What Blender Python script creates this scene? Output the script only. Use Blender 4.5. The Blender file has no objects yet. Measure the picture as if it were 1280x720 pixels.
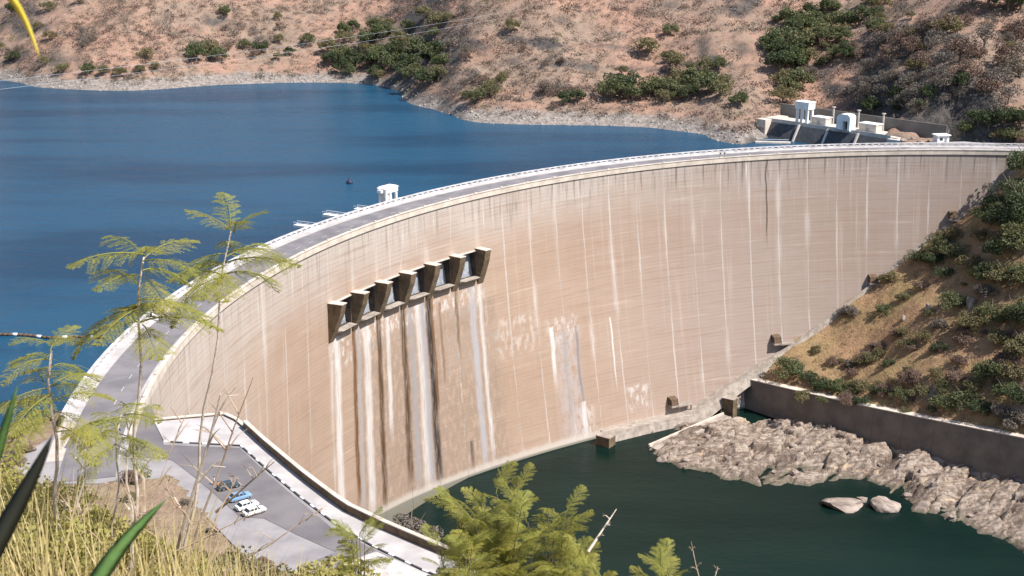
import bpy, math, random
import numpy as np
rnd = random.Random(7); rng = np.random.default_rng(7)
scn = bpy.context.scene; col = scn.collection
R_ = math.radians
# ------------------------------------------------------------------ camera, sky, sun, exposure
CF, CT, CH = 1600.0, .286, 105.0            # focal length in photo pixels, pitch, height above the dam crest (crest road = z 0)
cam = bpy.data.cameras.new('camera'); camo = bpy.data.objects.new('camera', cam); col.objects.link(camo)
cam.sensor_width = 36; cam.lens = 36*CF/1280; cam.clip_start = .1; cam.clip_end = 6000
camo.location = (0, 0, CH); camo.rotation_euler = (math.pi/2-CT, 0, 0)
cam.dof.use_dof = True; cam.dof.focus_distance = 420; cam.dof.aperture_fstop = 13
scn.camera = camo
SUN = np.array([.89, -.456]); SEL = 53
w = bpy.data.worlds.new('World'); scn.world = w; w.use_nodes = True
nt = w.node_tree; sky = nt.nodes.new('ShaderNodeTexSky'); sky.sky_type = 'NISHITA'; sky.sun_disc = False
sky.sun_elevation = R_(SEL); sky.sun_rotation = math.atan2(SUN[0], SUN[1]); sky.air_density = 1.0; sky.dust_density = .6
bg = nt.nodes['Background']; bg.inputs[1].default_value = .10; nt.links.new(sky.outputs[0], bg.inputs[0])
sl = bpy.data.lights.new('sun', 'SUN'); sl.energy = 4.6; sl.angle = R_(.5); sl.color = (1, .95, .89)
so = bpy.data.objects.new('sun', sl); col.objects.link(so)
from mathutils import Vector
so.rotation_euler = Vector((SUN[0]*math.cos(R_(SEL)), SUN[1]*math.cos(R_(SEL)), math.sin(R_(SEL)))).to_track_quat('Z', 'Y').to_euler()
scn.view_settings.view_transform = 'Standard'; scn.view_settings.look = 'None'
scn.view_settings.exposure = 0.92; scn.view_settings.gamma = 1

# ------------------------------------------------------------------ survey helpers (photo sight lines onto real levels)
def ray(px, py):
    x, y = px-640, 360-py
    return np.array([x, CF*math.cos(CT)+y*math.sin(CT), -CF*math.sin(CT)+y*math.cos(CT)])
O = np.array([0, 0, CH])
def hit(px, py, z): d = ray(px, py); return O+d*((z-CH)/d[2])
def proj(p):
    x, y, z = p[0], p[1], p[2]-CH; dep = y*math.cos(CT)-z*math.sin(CT); up = y*math.sin(CT)+z*math.cos(CT); return 640+CF*x/dep, 360-CF*up/dep
def hitY(px, py, Y): d = ray(px, py); return O+d*(Y/d[1])

# ------------------------------------------------------------------ object helpers
class MB:
    def __init__(s): s.v = []; s.f = []; s.uv = None
    def add(s, vs, fs):
        k = len(s.v); s.v += [tuple(map(float, a)) for a in vs]; s.f += [tuple(i+k for i in f) for f in fs]; return s
    def hexa(s, b, t): # bottom 4, top 4 (counter-clockwise seen from above)
        return s.add(list(b)+list(t), [(3,2,1,0),(4,5,6,7),(0,1,5,4),(1,2,6,5),(2,3,7,6),(3,0,4,7)])
    def box(s, x0, x1, y0, y1, z0, z1):
        return s.hexa([(x0,y0,z0),(x1,y0,z0),(x1,y1,z0),(x0,y1,z0)], [(x0,y0,z1),(x1,y0,z1),(x1,y1,z1),(x0,y1,z1)])
    def prism(s, pts, z0, z1): # plan polygon
        n = len(pts); a = [(p[0],p[1],z0 if np.isscalar(z0) else z0[i]) for i,p in enumerate(pts)]; b = [(p[0],p[1],z1 if np.isscalar(z1) else z1[i]) for i,p in enumerate(pts)]
        area = sum(pts[i][0]*pts[(i+1)%n][1]-pts[(i+1)%n][0]*pts[i][1] for i in range(n))
        if area < 0: a.reverse(); b.reverse()
        return s.add(a+b, [tuple(range(n-1,-1,-1)), tuple(range(n,2*n))]+[(i,(i+1)%n,(i+1)%n+n,i+n) for i in range(n)])
    def tube(s, pts, rad, n=6, cap=True):
        pts = [np.array(p, float) for p in pts]; rs = rad if hasattr(rad, '__len__') else [rad]*len(pts)
        k = len(s.v); m = len(pts)
        for i, p in enumerate(pts):
            d = pts[min(i+1, m-1)]-pts[max(i-1, 0)]; d /= np.linalg.norm(d)+1e-9
            u = np.cross(d, (0,0,1.) if abs(d[2]) < .9 else (1.,0,0)); u /= np.linalg.norm(u); q = np.cross(d, u)
            for j in range(n):
                a = 2*math.pi*j/n; s.v.append(tuple(p+rs[i]*(u*math.cos(a)+q*math.sin(a))))
        for i in range(m-1):
            for j in range(n): s.f.append((k+i*n+j, k+i*n+(j+1)%n, k+(i+1)*n+(j+1)%n, k+(i+1)*n+j))
        if cap: s.f += [tuple(k+j for j in range(n-1,-1,-1)), tuple(k+(m-1)*n+j for j in range(n))]
        return s
    def mesh(s, name, mt=None, smooth=False):
        me = bpy.data.meshes.new(name); me.from_pydata(s.v, [], s.f)
        if mt: me.materials.append(mt)
        if smooth: me.polygons.foreach_set('use_smooth', [True]*len(me.polygons))
        me.update(); return me
    def build(s, name, mt, parent=None, smooth=False): return put(name, s.mesh(name, mt, smooth), parent)
def put(name, me, parent=None, loc=None, rz=0, sc=1):
    o = bpy.data.objects.new(name, me); col.objects.link(o)
    if parent: o.parent = parent
    if loc is not None: o.location = loc
    if rz: o.rotation_euler = (0, 0, rz)
    if sc != 1: o.scale = (sc,)*3 if np.isscalar(sc) else sc
    return o
def tag(o, label=None, cat=None, group=None, kind=None):
    for k, v in (('label',label),('category',cat),('group',group),('kind',kind)):
        if v: o[k] = v
    return o
def empty(name, loc=(0,0,0), rz=0, label=None, cat=None, group=None):
    o = bpy.data.objects.new(name, None); col.objects.link(o); o.location = tuple(map(float, loc)); o.rotation_euler = (0,0,rz); o.empty_display_size = .5
    return tag(o, label, cat, group)
def npmesh(name, V, Fq, mt, smooth=False):
    V = np.asarray(V, np.float32); Fq = np.asarray(Fq, np.int32); k = Fq.shape[1]
    me = bpy.data.meshes.new(name); me.vertices.add(len(V)); me.vertices.foreach_set('co', V.ravel())
    me.loops.add(Fq.size); me.loops.foreach_set('vertex_index', Fq.ravel()); me.polygons.add(len(Fq))
    me.polygons.foreach_set('loop_start', np.arange(0, Fq.size, k, dtype=np.int32))
    me.update(calc_edges=True); me.validate()
    if smooth: me.polygons.foreach_set('use_smooth', np.ones(len(me.polygons), bool))
    if mt: me.materials.append(mt)
    return me

# ------------------------------------------------------------------ noise + interpolation
def hsh(i, j, s):
    n = (i*374761393+j*668265263+s*2147483647) & 0xffffffff
    n = ((n ^ (n >> 13))*1274126177) & 0xffffffff
    return ((n ^ (n >> 16)) & 0xffff)/65535.
def vn(x, y, s=0):
    x = np.asarray(x, float); y = np.asarray(y, float)
    i = np.floor(x).astype(np.int64); j = np.floor(y).astype(np.int64); u = x-i; v = y-j
    u = u*u*(3-2*u); v = v*v*(3-2*v)
    return (hsh(i,j,s)*(1-u)+hsh(i+1,j,s)*u)*(1-v)+(hsh(i,j+1,s)*(1-u)+hsh(i+1,j+1,s)*u)*v
def fbm(x, y, o=4, s=0):
    r = 0; a = .5
    for k in range(o): r = r+a*(vn(x, y, s+k*17)-.5)*2; x = np.asarray(x)*2.03+5.2; y = np.asarray(y)*2.03+1.7; a *= .5
    return r
class RBF:
    def __init__(s, pts):
        P = np.array(pts, float); s.p = P[:, :2]; n = len(P)
        A = np.zeros((n+3, n+3)); A[:n,:n] = -np.linalg.norm(s.p[:,None]-s.p[None], axis=2); A[:n,n] = 1; A[:n,n+1:] = s.p/100; A[n:,:n] = A[:n,n:].T
        s.c = np.linalg.lstsq(A, np.r_[P[:,2], 0, 0, 0], rcond=None)[0]
    def __call__(s, x, y):
        x = np.asarray(x, float); y = np.asarray(y, float); sh = x.shape; x = x.ravel(); y = y.ravel(); out = np.empty(len(x)); n = len(s.p)
        for k in range(0, len(x), 20000):
            a = x[k:k+20000]; b = y[k:k+20000]
            d = np.sqrt((a[:,None]-s.p[:,0])**2+(b[:,None]-s.p[:,1])**2)
            out[k:k+20000] = -d@s.c[:n]+s.c[n]+s.c[n+1]*a/100+s.c[n+2]*b/100
        return out.reshape(sh)
def grid_terrain(name, fn, x0, x1, y0, y1, st, mt, mask=None, smooth=True):
    xs = np.arange(x0, x1+st, st); ys = np.arange(y0, y1+st, st); X, Y = np.meshgrid(xs, ys); Z = fn(X, Y)
    n, m = X.shape; idx = np.arange(n*m).reshape(n, m)
    F = np.stack([idx[:-1,:-1], idx[:-1,1:], idx[1:,1:], idx[1:,:-1]], -1).reshape(-1, 4)
    if mask is not None:
        k = mask(X, Y, Z).ravel(); F = F[k[F].all(1)]
    V = np.stack([X.ravel(), Y.ravel(), Z.ravel()], -1)
    u, inv = np.unique(F, return_inverse=True)
    return tag(put(name, npmesh(name, V[u], inv.reshape(-1, 4), mt, smooth)), kind='structure')

# ------------------------------------------------------------------ materials
class G:
    def __init__(s, name, rough=.8, spec=.3):
        s.m = bpy.data.materials.new(name); s.m.use_nodes = True; s.t = s.m.node_tree; s.b = s.t.nodes['Principled BSDF']
        s.b.inputs['Roughness'].default_value = rough; s.b.inputs['Specular IOR Level'].default_value = spec
    def n(s, ty, **kw):
        o = s.t.nodes.new('ShaderNode'+ty)
        for k, v in kw.items(): setattr(o, k, v)
        return o
    def L(s, a, b):
        if isinstance(a, (int, float)): b.default_value = a
        elif isinstance(a, tuple): b.default_value = a if len(a) == 4 or b.type == 'VECTOR' else a+(1,)
        else: s.t.links.new(a, b)
    def math(s, op, a, b=0., c=None):
        o = s.n('Math', operation=op); s.L(a, o.inputs[0]); s.L(b, o.inputs[1])
        if c is not None: s.L(c, o.inputs[2])
        return o.outputs[0]
    def ss(s, x, a, b, lo=0., hi=1.): # smooth map
        o = s.n('MapRange', interpolation_type='SMOOTHSTEP'); s.L(x, o.inputs[0]); s.L(a, o.inputs[1]); s.L(b, o.inputs[2]); s.L(lo, o.inputs[3]); s.L(hi, o.inputs[4]); return o.outputs[0]
    def mix(s, f, a, b, mode='MIX'):
        o = s.n('MixRGB', blend_type=mode); s.L(f, o.inputs[0]); s.L(a, o.inputs[1]); s.L(b, o.inputs[2]); return o.outputs[0]
    def pos(s): return s.n('NewGeometry').outputs['Position']
    def obj(s): return s.n('TexCoord').outputs['Object']
    def scale(s, v, sc, off=(0,0,0)):
        o = s.n('Mapping'); s.L(v, o.inputs[0]); o.inputs['Scale'].default_value = sc; o.inputs['Location'].default_value = off; return o.outputs[0]
    def noise(s, v, sc, det=4, rough=.55):
        o = s.n('TexNoise'); s.L(v, o.inputs['Vector']); o.inputs['Scale'].default_value = sc; o.inputs['Detail'].default_value = det; o.inputs['Roughness'].default_value = rough; return o.outputs[0]
    def voro(s, v, sc, feat='F1', out=0):
        o = s.n('TexVoronoi', feature=feat); s.L(v, o.inputs['Vector']); o.inputs['Scale'].default_value = sc; return o.outputs[out]
    def bump(s, h, st=.5, dist=1.):
        o = s.n('Bump'); o.inputs['Strength'].default_value = st; o.inputs['Distance'].default_value = dist; s.L(h, o.inputs['Height']); s.L(o.outputs[0], s.b.inputs['Normal'])
    def done(s, c): s.L(c, s.b.inputs['Base Color']); return s.m
def simple(name, c1, c2, sc=1., rough=.8, spec=.3, bump=0., metal=0., det=4):
    g = G(name, rough, spec); p = g.obj(); f = g.ss(g.noise(p, sc, det), .32, .68)
    if bump: g.bump(g.noise(p, sc*3, 5), bump, .3/sc)
    g.b.inputs['Metallic'].default_value = metal
    return g.done(g.mix(f, c1, c2))
def leafmat(name, c1, c2, c3, trans=.35, rough=.6, tint=.5):
    g = G(name, rough, .25); geo = g.n('NewGeometry'); oi = g.n('ObjectInfo')
    c = g.mix(geo.outputs['Random Per Island'], c1, c2); c = g.mix(g.math('MULTIPLY', oi.outputs['Random'], tint), c, c3)
    g.L(c, g.b.inputs['Base Color'])
    tr = g.n('BsdfTranslucent'); g.L(g.mix(.5, c, (1,.9,.3), 'MULTIPLY'), tr.inputs[0]); mx = g.n('MixShader'); mx.inputs[0].default_value = trans
    g.L(g.b.outputs[0], mx.inputs[1]); g.L(tr.outputs[0], mx.inputs[2]); g.L(mx.outputs[0], g.t.nodes['Material Output'].inputs[0]); return g.m
MT = {}
MT['concrete'] = simple('pale_concrete', (.42,.38,.33), (.54,.49,.44), .35, .85, bump=.1)
MT['white'] = simple('white_painted_concrete', (.66,.64,.62), (.8,.79,.77), .3, .7)
MT['parapetw'] = simple('weathered_white_parapet', (.36,.34,.335), (.54,.52,.515), .4, .8)
MT['shadeconc'] = simple('shaded_brown_concrete', (.10,.07,.042), (.17,.12,.075), .5, .9, bump=.15)  # brown carries the painted shade of pier sides, forecourt wall and toe blocks
MT['asphalt'] = simple('grey_asphalt', (.13,.12,.125), (.19,.175,.18), .12, .9, bump=.05)
MT['asphalt2'] = simple('forecourt_asphalt', (.115,.105,.11), (.165,.15,.15), .09, .9, bump=.05)
MT['paving'] = simple('pale_paving', (.20,.185,.19), (.28,.26,.255), .15, .9)
MT['sidewalk'] = simple('footway_concrete', (.33,.305,.295), (.43,.40,.385), .2, .85)
MT['gravel'] = simple('pale_gravel', (.36,.32,.29), (.58,.54,.5), .5, .95, bump=.5)
MT['kerbdark'] = simple('kerb_black', (.04,.04,.04), (.08,.075,.07), 1, .8)
MT['paint'] = simple('road_paint', (.34,.33,.32), (.46,.45,.43), 1.5, .7)
MT['parapet'] = simple('parapet_concrete', (.42,.36,.30), (.55,.48,.41), .3, .85)
MT['dark'] = simple('dark_recess', (.02,.018,.016), (.04,.036,.03), 1, .9)
MT['ledge'] = simple('weathered_ledge_concrete', (.22,.185,.155), (.35,.30,.255), .3, .9, bump=.3)
MT['recess'] = simple('shaded_gate_recess', (.045,.036,.03), (.085,.068,.055), .4, .9)  # shade inside the gate openings put into a dark brown
MT['steel'] = simple('painted_steel', (.22,.23,.24), (.32,.33,.34), .6, .5, metal=.2)
MT['gate'] = simple('grey_gate_steel', (.20,.215,.24), (.30,.315,.34), .5, .6)
MT['brown'] = simple('rusty_brown_steel', (.07,.045,.03), (.13,.085,.05), 1, .8)
MT['bark'] = simple('grey_brown_bark', (.13,.1,.075), (.22,.175,.13), 3, .9)
MT['deadwood'] = simple('dead_twig', (.26,.18,.12), (.42,.33,.25), 8, .9)
MT['palestem'] = simple('pale_stem_bark', (.38,.31,.24), (.55,.47,.39), 30, .8)
MT['boulder'] = simple('river_boulder', (.17,.13,.105), (.34,.28,.24), 1.4, .9, bump=.6)
MT['tyre'] = simple('tyre_rubber', (.02,.02,.02), (.03,.03,.03), 5, .8)
MT['glass'] = simple('car_glass', (.02,.025,.03), (.03,.035,.04), 2, .1, .5)
MT['chrome'] = simple('chrome_trim', (.55,.55,.55), (.65,.65,.65), 2, .25, metal=.8)
MT['carwhite'] = simple('white_car_paint', (.78,.77,.72), (.82,.81,.77), 1, .3, .5)
MT['carblue'] = simple('blue_car_paint', (.16,.27,.42), (.2,.32,.47), 1, .3, .5)
MT['cardark'] = simple('dark_car_paint', (.03,.045,.06), (.05,.065,.08), 1, .3, .5)
MT['skin'] = simple('skin', (.16,.09,.06), (.2,.11,.075), 5, .6)
MT['cloth'] = simple('brown_cloth', (.35,.16,.07), (.42,.2,.09), 8, .9)
MT['trousers'] = simple('dark_cloth', (.05,.05,.07), (.08,.08,.1), 8, .9)
MT['cable'] = simple('weathered_cable', (.34,.36,.4), (.42,.44,.48), 1, .5)
MT['float'] = simple('white_float', (.55,.57,.58), (.68,.7,.7), 1, .6)
MT['boat'] = simple('dark_blue_paint', (.015,.02,.05), (.03,.035,.07), 1, .6)

# dam face: concrete lifts, leached joints, stains under the gates.  uv = (arc length m, level m)
def dam_material(streaks, smears, pitch):
    g = G('arch_dam_concrete', .9, .2); uv = g.n('UVMap').outputs[0]
    sep = g.n('SeparateXYZ'); g.L(uv, sep.inputs[0]); u, v = sep.outputs[0], sep.outputs[1]
    big = g.noise(uv, .018, 4); mid = g.noise(g.scale(uv, (.06,.11,1)), 1., 6, .65)
    c = g.mix(g.ss(big, .35, .65), (.335,.24,.178), (.31,.215,.158))
    c = g.mix(g.ss(mid, .3, .72, 0, .6), c, (.365,.27,.205))
    # upper lifts are cleaner and greyer
    c = g.mix(g.ss(g.math('ADD', v, g.math('MULTIPLY', g.noise(uv, .05, 4), 26.)), -18., 14., 0, .75), c, (.415,.375,.345))
    # sunlight falloff painted in: right-hand monoliths greyer and darker, left abutment paler
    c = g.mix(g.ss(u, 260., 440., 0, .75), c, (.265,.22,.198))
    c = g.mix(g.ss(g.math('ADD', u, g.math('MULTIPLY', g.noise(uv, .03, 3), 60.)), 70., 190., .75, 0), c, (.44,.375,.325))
    c = g.mix(g.ss(g.noise(g.scale(uv, (.012,.02,1), (5,2,0)), 1., 6, .6), .45, .68, 0, .32), c, (.25,.17,.12))
    # horizontal pour lines
    ll = g.noise(g.scale(uv, (.02,.62,1)), 1., 3, .7); c = g.mix(g.ss(ll, .52, .75, 0, .6), c, (.24,.16,.11)); c = g.mix(g.ss(ll, .25, .42, .42, 0), c, (.52,.42,.345))
    fr = g.math('PINGPONG', v, .75); c = g.mix(g.math('MULTIPLY', g.ss(fr, .0, .16, 1, 0), g.ss(g.noise(g.scale(uv, (.08,.5,1)), 1., 3), .38, .62, .08, .7)), c, (.22,.15,.105))
    # vertical weather streaks (thin)
    vs = g.noise(g.scale(uv, (.42,.012,1)), 1., 5, .65); c = g.mix(g.ss(vs, .54, .74, 0, .26), c, (.56,.48,.42)); c = g.mix(g.ss(vs, .28, .43, .34, 0), c, (.25,.175,.125))
    # dark drip stains from the crest
    ds = g.noise(g.scale(uv, (.5,.02,1), (7,3,0)), 1., 4, .7)
    top = g.math('SUBTRACT', v, g.math('MULTIPLY', g.noise(g.scale(uv, (.33,0,1)), 1., 3), -34.))
    c = g.mix(g.math('MULTIPLY', g.math('MULTIPLY', g.ss(ds, .50, .64), g.ss(top, 2., 16.)), g.ss(u, 120., 400., .4, 1.)), c, (.12,.105,.09))
    c = g.mix(g.math('MULTIPLY', g.ss(ds, .24, .42, .8, 0), g.ss(top, -4., 14.)), c, (.60,.57,.53))
    # leached white joints
    wob = g.math('MULTIPLY', g.math('SUBTRACT', g.noise(g.scale(uv, (.05,.12,1)), 1., 4), .5), .5)
    ju = g.math('PINGPONG', g.math('ADD', u, wob), pitch/2)
    jn = g.noise(g.scale(uv, (.07,.03,1), (3.3,1.1,0)), 1., 4, .6)
    jw = g.ss(jn, .42, .75, .26, .55)
    # ju is zero at every second joint of pitch/2 ... use modulo of full pitch
    jm = g.math('ABSOLUTE', g.math('SUBTRACT', g.math('MODULO', g.math('ADD', g.math('ADD', u, wob), pitch*20.5), pitch), pitch/2))
    c = g.mix(g.math('MULTIPLY', g.math('SUBTRACT', 1., g.math('MINIMUM', g.math('DIVIDE', jm, jw), 1.)), g.ss(jn, .36, .52, .6, .95)), c, (.58,.53,.49))
    halo = g.math('MULTIPLY', g.ss(jm, 0., 2.2, 1, 0), g.ss(g.noise(g.scale(uv, (.05,.02,1), (9,4,0)), 1., 3), .52, .7, 0, .35)); c = g.mix(halo, c, (.60,.56,.52))
    # smears: leaching along cold joints (u0,u1,v0,v1)
    pn = g.noise(g.scale(uv, (.5,.22,1)), 1., 5, .65)
    def boxm(u0, u1, v0, v1, f=3.2):
        a = g.math('MULTIPLY', g.ss(u, u0-f, u0+f), g.ss(u, u1-f, u1+f, 1, 0)); b = g.math('MULTIPLY', g.ss(v, v0-f, v0+f), g.ss(g.math('ADD', v, g.math('MULTIPLY', g.noise(g.scale(uv, (.35,0,1)), 1., 4), 3.)), v1+.2, v1+2.4, 1, 0)); return g.math('MULTIPLY', a, b)
    for (u0,u1,v0,v1,cc,st,th) in smears: c = g.mix(g.math('MULTIPLY', boxm(u0,u1,v0,v1), g.ss(pn, th-.10, th+.10, 0, st)), c, cc)
    # long stains (u0, half width, v top, v bottom, colour, strength)
    w2 = g.math('MULTIPLY', g.math('SUBTRACT', g.noise(g.scale(uv, (.02,.07,1), (1,8,0)), 1., 4), .5), 2.2)
    uu = g.math('ADD', u, w2); br = g.noise(g.scale(uv, (1.5,.09,1)), 1., 6, .7)
    for (u0,hw,vt,vb,cc,st) in streaks:
        d = g.math('ABSOLUTE', g.math('SUBTRACT', uu, u0)); m = g.math('MULTIPLY', g.ss(d, hw*.35, hw*1.25, 1, 0), g.math('MULTIPLY', g.ss(v, vt-1., vt, 1, 0), g.ss(v, vb-6., vb+10.)))
        c = g.mix(g.math('MULTIPLY', m, g.ss(br, .32, .56, st*.4, st)), c, cc)
    # tide mark at the tailwater
    c = g.mix(g.ss(g.math('ADD', v, g.math('MULTIPLY', g.noise(uv, .4, 3), 2.)), -107., -104.5, .6, 0), c, (.47,.43,.38)); c = g.mix(g.ss(v, -109.6, -108.6, .8, 0), c, (.12,.12,.09))
    g.bump(g.math('ADD', g.math('MULTIPLY', ll, .5), mid), .25, .25)
    return g.done(c)

def ground_material(name, soil, grass, dark, rock, zr=None, patch=.02, cut=None, steep=(.62,.8)):
    g = G(name, .95, .1); p = g.pos(); n1 = g.noise(p, patch, 6, .6); n2 = g.noise(p, .22, 6, .7); n3 = g.noise(p, 1.1, 4, .7)
    c = g.mix(g.ss(n1, .38, .62), soil, grass); c = g.mix(g.ss(n2, .42, .7, 0, .75), c, dark); c = g.mix(g.ss(n3, .55, .75, 0, .5), c, tuple(min(1, a*1.5) for a in soil))
    c = g.mix(g.ss(g.noise(p, .06, 5, .7), .56, .68, 0, .7), c, tuple(a*.62 for a in grass))
    nz = g.n('SeparateXYZ'); g.L(g.n('NewGeometry').outputs['Normal'], nz.inputs[0])
    rk = g.mix(g.ss(g.noise(p, .35, 6, .75), .35, .65), rock, tuple(a*.5 for a in rock)); rk = g.mix(g.ss(g.voro(p, .45), .1, .5, .5, 0), rk, tuple(min(1,a*1.35) for a in rock))
    st = g.ss(nz.outputs[2], steep[0], steep[1], 1, 0)
    if zr is not None:
        sz = g.n('SeparateXYZ'); g.L(p, sz.inputs[0]); zz = g.math('ADD', sz.outputs[2], g.math('MULTIPLY', g.math('SUBTRACT', g.noise(p, .08, 4), .5), 9.)); st = g.math('MAXIMUM', st, g.ss(zz, zr-1.5, zr+2., 1, 0))
    c = g.mix(st, c, rk)
    if cut: c = g.mix(g.ss(nz.outputs[2], .72, .88, .92, 0), c, g.mix(g.ss(g.noise(p, .4, 6, .75), .35, .65), cut, tuple(a*.4 for a in cut)))  # shade of the steep rock cut painted in as dark rock
    g.bump(g.math('ADD', n2, g.math('MULTIPLY', n3, .5)), .8, 1.6); return g.done(c)
MT['farground'] = ground_material('dry_hill_ground', (.33,.20,.145), (.25,.185,.14), (.15,.10,.075), (.29,.25,.22), -4.5, .02, (.10,.09,.085))
MT['bankground'] = ground_material('right_bank_ground', (.32,.20,.115), (.28,.20,.10), (.15,.10,.06), (.27,.23,.19), None, .05, None, (.45,.62))
MT['nearground'] = ground_material('near_slope_ground', (.29,.20,.15), (.27,.21,.13), (.15,.10,.07), (.3,.26,.22), None, .05)
def rock_material():
    g = G('river_bed_rock', .9, .2); p = g.pos(); q = g.n('Mapping'); g.L(p, q.inputs[0]); q.inputs['Rotation'].default_value = (.5,.2,.7); q.inputs['Scale'].default_value = (.12,.5,.5); q = q.outputs[0]
    a = g.noise(q, 1., 7, .65); b = g.noise(p, .08, 5, .6); d = g.noise(p, .7, 6, .7)
    c = g.mix(g.ss(a, .38, .62), (.17,.125,.095), (.40,.325,.265)); c = g.mix(g.ss(b, .50, .60, 0, .7), c, (.12,.085,.068)); c = g.mix(g.ss(d, .56, .70, 0, .75), c, (.50,.43,.37))
    c = g.mix(g.ss(d, .3, .42, .6, 0), c, (.13,.095,.075)); c = g.mix(g.ss(g.noise(q, .5, 3), .6, .68, 0, .6), c, (.52,.38,.24))
    sz = g.n('SeparateXYZ'); g.L(p, sz.inputs[0]); c = g.mix(g.ss(g.math('ADD', sz.outputs[2], b), -109.2, -108.2, .75, 0), c, (.13,.115,.08))
    g.bump(g.math('ADD', a, d), .9, 1.6); return g.done(c)
MT['rock'] = rock_material()
def water(name, deep, alt, sc, rough, bumpst, spec=.5):
    g = G(name, rough, spec); p = g.pos(); g.b.inputs['IOR'].default_value = 1.33
    m = g.scale(p, (.25,1,1)); f = g.ss(g.noise(m, .016, 6, .62), .40, .62)
    h = g.math('ADD', g.noise(g.scale(p, (.6,1,1)), sc, 5, .65), g.math('MULTIPLY', g.noise(g.scale(p, (.5,1,1)), sc*.17, 3), 1.5)); g.bump(h, bumpst, 1.2/sc)
    return g.done(g.mix(f, deep, alt))
MT['lake'] = water('lake_water', (.011,.060,.112), (.006,.038,.078), .5, .22, .34, .16)
MT['river'] = water('tailwater', (.0035,.0115,.0095), (.006,.016,.013), .45, .1, .10, .11)
MT['wallmid'] = simple('shaded_wall_mid', (.17,.15,.13), (.24,.215,.19), .12, .9, bump=.2)  # colour darkened to carry the shade on the intake retaining wall
MT['wallshade'] = simple('training_wall_concrete', (.12,.10,.085), (.18,.15,.125), .12, .9, bump=.2)  # shade of the wall face is mixed into its colour
MT['treeg'] = leafmat('green_tree_leaf', (.075,.10,.042), (.145,.17,.08), (.18,.165,.085))
MT['treeo'] = leafmat('olive_tree_leaf', (.14,.132,.065), (.22,.205,.11), (.23,.17,.09))
MT['treed'] = leafmat('dark_tree_leaf', (.045,.07,.034), (.09,.115,.055), (.10,.105,.05))
MT['dryleaf'] = leafmat('dry_scrub_twig', (.13,.085,.065), (.24,.165,.13), (.19,.125,.10), .15, .9)
MT['greyleaf'] = leafmat('grey_scrub_twig', (.12,.10,.088), (.23,.195,.17), (.15,.125,.095), .15, .9)
MT['drygrass'] = leafmat('dry_grass_blade', (.42,.31,.14), (.5,.38,.2), (.3,.26,.1), .3, .8)
MT['straw'] = leafmat('straw_stalk', (.40,.31,.13), (.55,.45,.24), (.36,.33,.10), .35, .8)
MT['frond'] = leafmat('feathery_leaflet', (.22,.245,.045), (.34,.34,.09), (.34,.29,.06), .45, .55, .6)
MT['yelleaf'] = leafmat('yellow_green_leaf', (.30,.29,.07), (.46,.39,.15), (.26,.25,.07), .4, .6)
MT['bladeg'] = simple('green_blade', (.035,.085,.02), (.07,.13,.035), 14, .75, .15, bump=.2)
MT['bladed'] = simple('dark_blade', (.012,.014,.008), (.02,.02,.012), 6, .6)
MT['bladey'] = simple('yellow_blade', (.45,.36,.03), (.6,.48,.08), 12, .8, .1)

# ------------------------------------------------------------------ dam geometry
CX, CY, RC, CW = 194.6, 297.3, 278.3, 16.0
PITCH = 14.5; TH0 = R_(192.34); NB = 39
_ot = np.radians([60, 85, 95, 105, 118, 128, 140, 150, 160, 195]); _oo = np.array([-22, -22, -21.5, -21, -20, -18, -10, 0, 2.5, 2.5])
_td = np.linspace(_ot[0], _ot[-1], 400); _od = np.interp(_td, _ot, _oo)
for _ in range(3): _od = np.convolve(np.pad(_od, 12, 'edge'), np.ones(25)/25, 'valid')
def rface(th, z): return RC+np.interp(th, _td, _od)*(np.clip(-np.asarray(z, float), 0, 200)/110)**1.3
def sth(s): return TH0-s/RC
def ths(th): return (TH0-th)*RC
def pol(th, r, z=0.): return np.array([CX+r*math.cos(th), CY+r*math.sin(th), z])
def face_hit(px, py, inner=0):
    ins = False; last = None
    for z in np.arange(0, -130, -.25):
        p = hit(px, py, z); th = math.atan2(p[1]-CY, p[0]-CX) % (2*math.pi); last = (th, z, p); r = math.hypot(p[0]-CX, p[1]-CY)
        if r < rface(th, z)-inner: ins = True
        elif ins: return last
    return last
ZB = -122
def surf(s, z, dr=0): th = sth(s); return pol(th, float(rface(th, z))+dr, z)
GT, GB = -20.9, -31.0      # gate opening levels
g0 = ths(face_hit(418, 385)[0]); GI = int(g0/PITCH+.28); print('GATE INDEX', g0/PITCH); GATES = range(GI, GI+6)
W_, RU, BK = (.56,.53,.505), (.13,.06,.022), (.035,.028,.024)
gs = lambda k, f=0.: (GI+k+f)*PITCH
stk = [(gs(0,.25),2.2,-33,-108,W_,.75),(gs(0,.98),1.5,-33,-100,RU,1.),(gs(1,.15),1.6,-33,-109,(.30,.27,.26),.8),(gs(1,.5),2.3,-34,-109,W_,.7),(gs(2,.0),1.6,-33,-109,(.08,.045,.022),1.),(gs(2,.35),1.3,-34,-80,W_,.7),
       (gs(3,-.02),1.9,-33,-104,(.08,.05,.03),1.),(gs(3,.28),1.8,-34,-109,(.25,.235,.235),.85),(gs(3,.6),2.3,-34,-109,W_,.6),(gs(4,.0),2.1,-33,-109,BK,1.),(gs(4,.12),.8,-33,-80,RU,.9),(gs(5,.05),1.0,-33,-60,(.12,.075,.04),.8),(gs(4,-.25),1.6,-34,-109,(.27,.27,.29),.8),
       (gs(4,.42),.8,-36,-70,RU,.6),(gs(5,.65),2.0,-34,-109,(.33,.33,.35),.75),(gs(5,.95),1.2,-34,-105,W_,.6),(gs(5,.2),1.0,-95,-109,BK,.7)]
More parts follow.
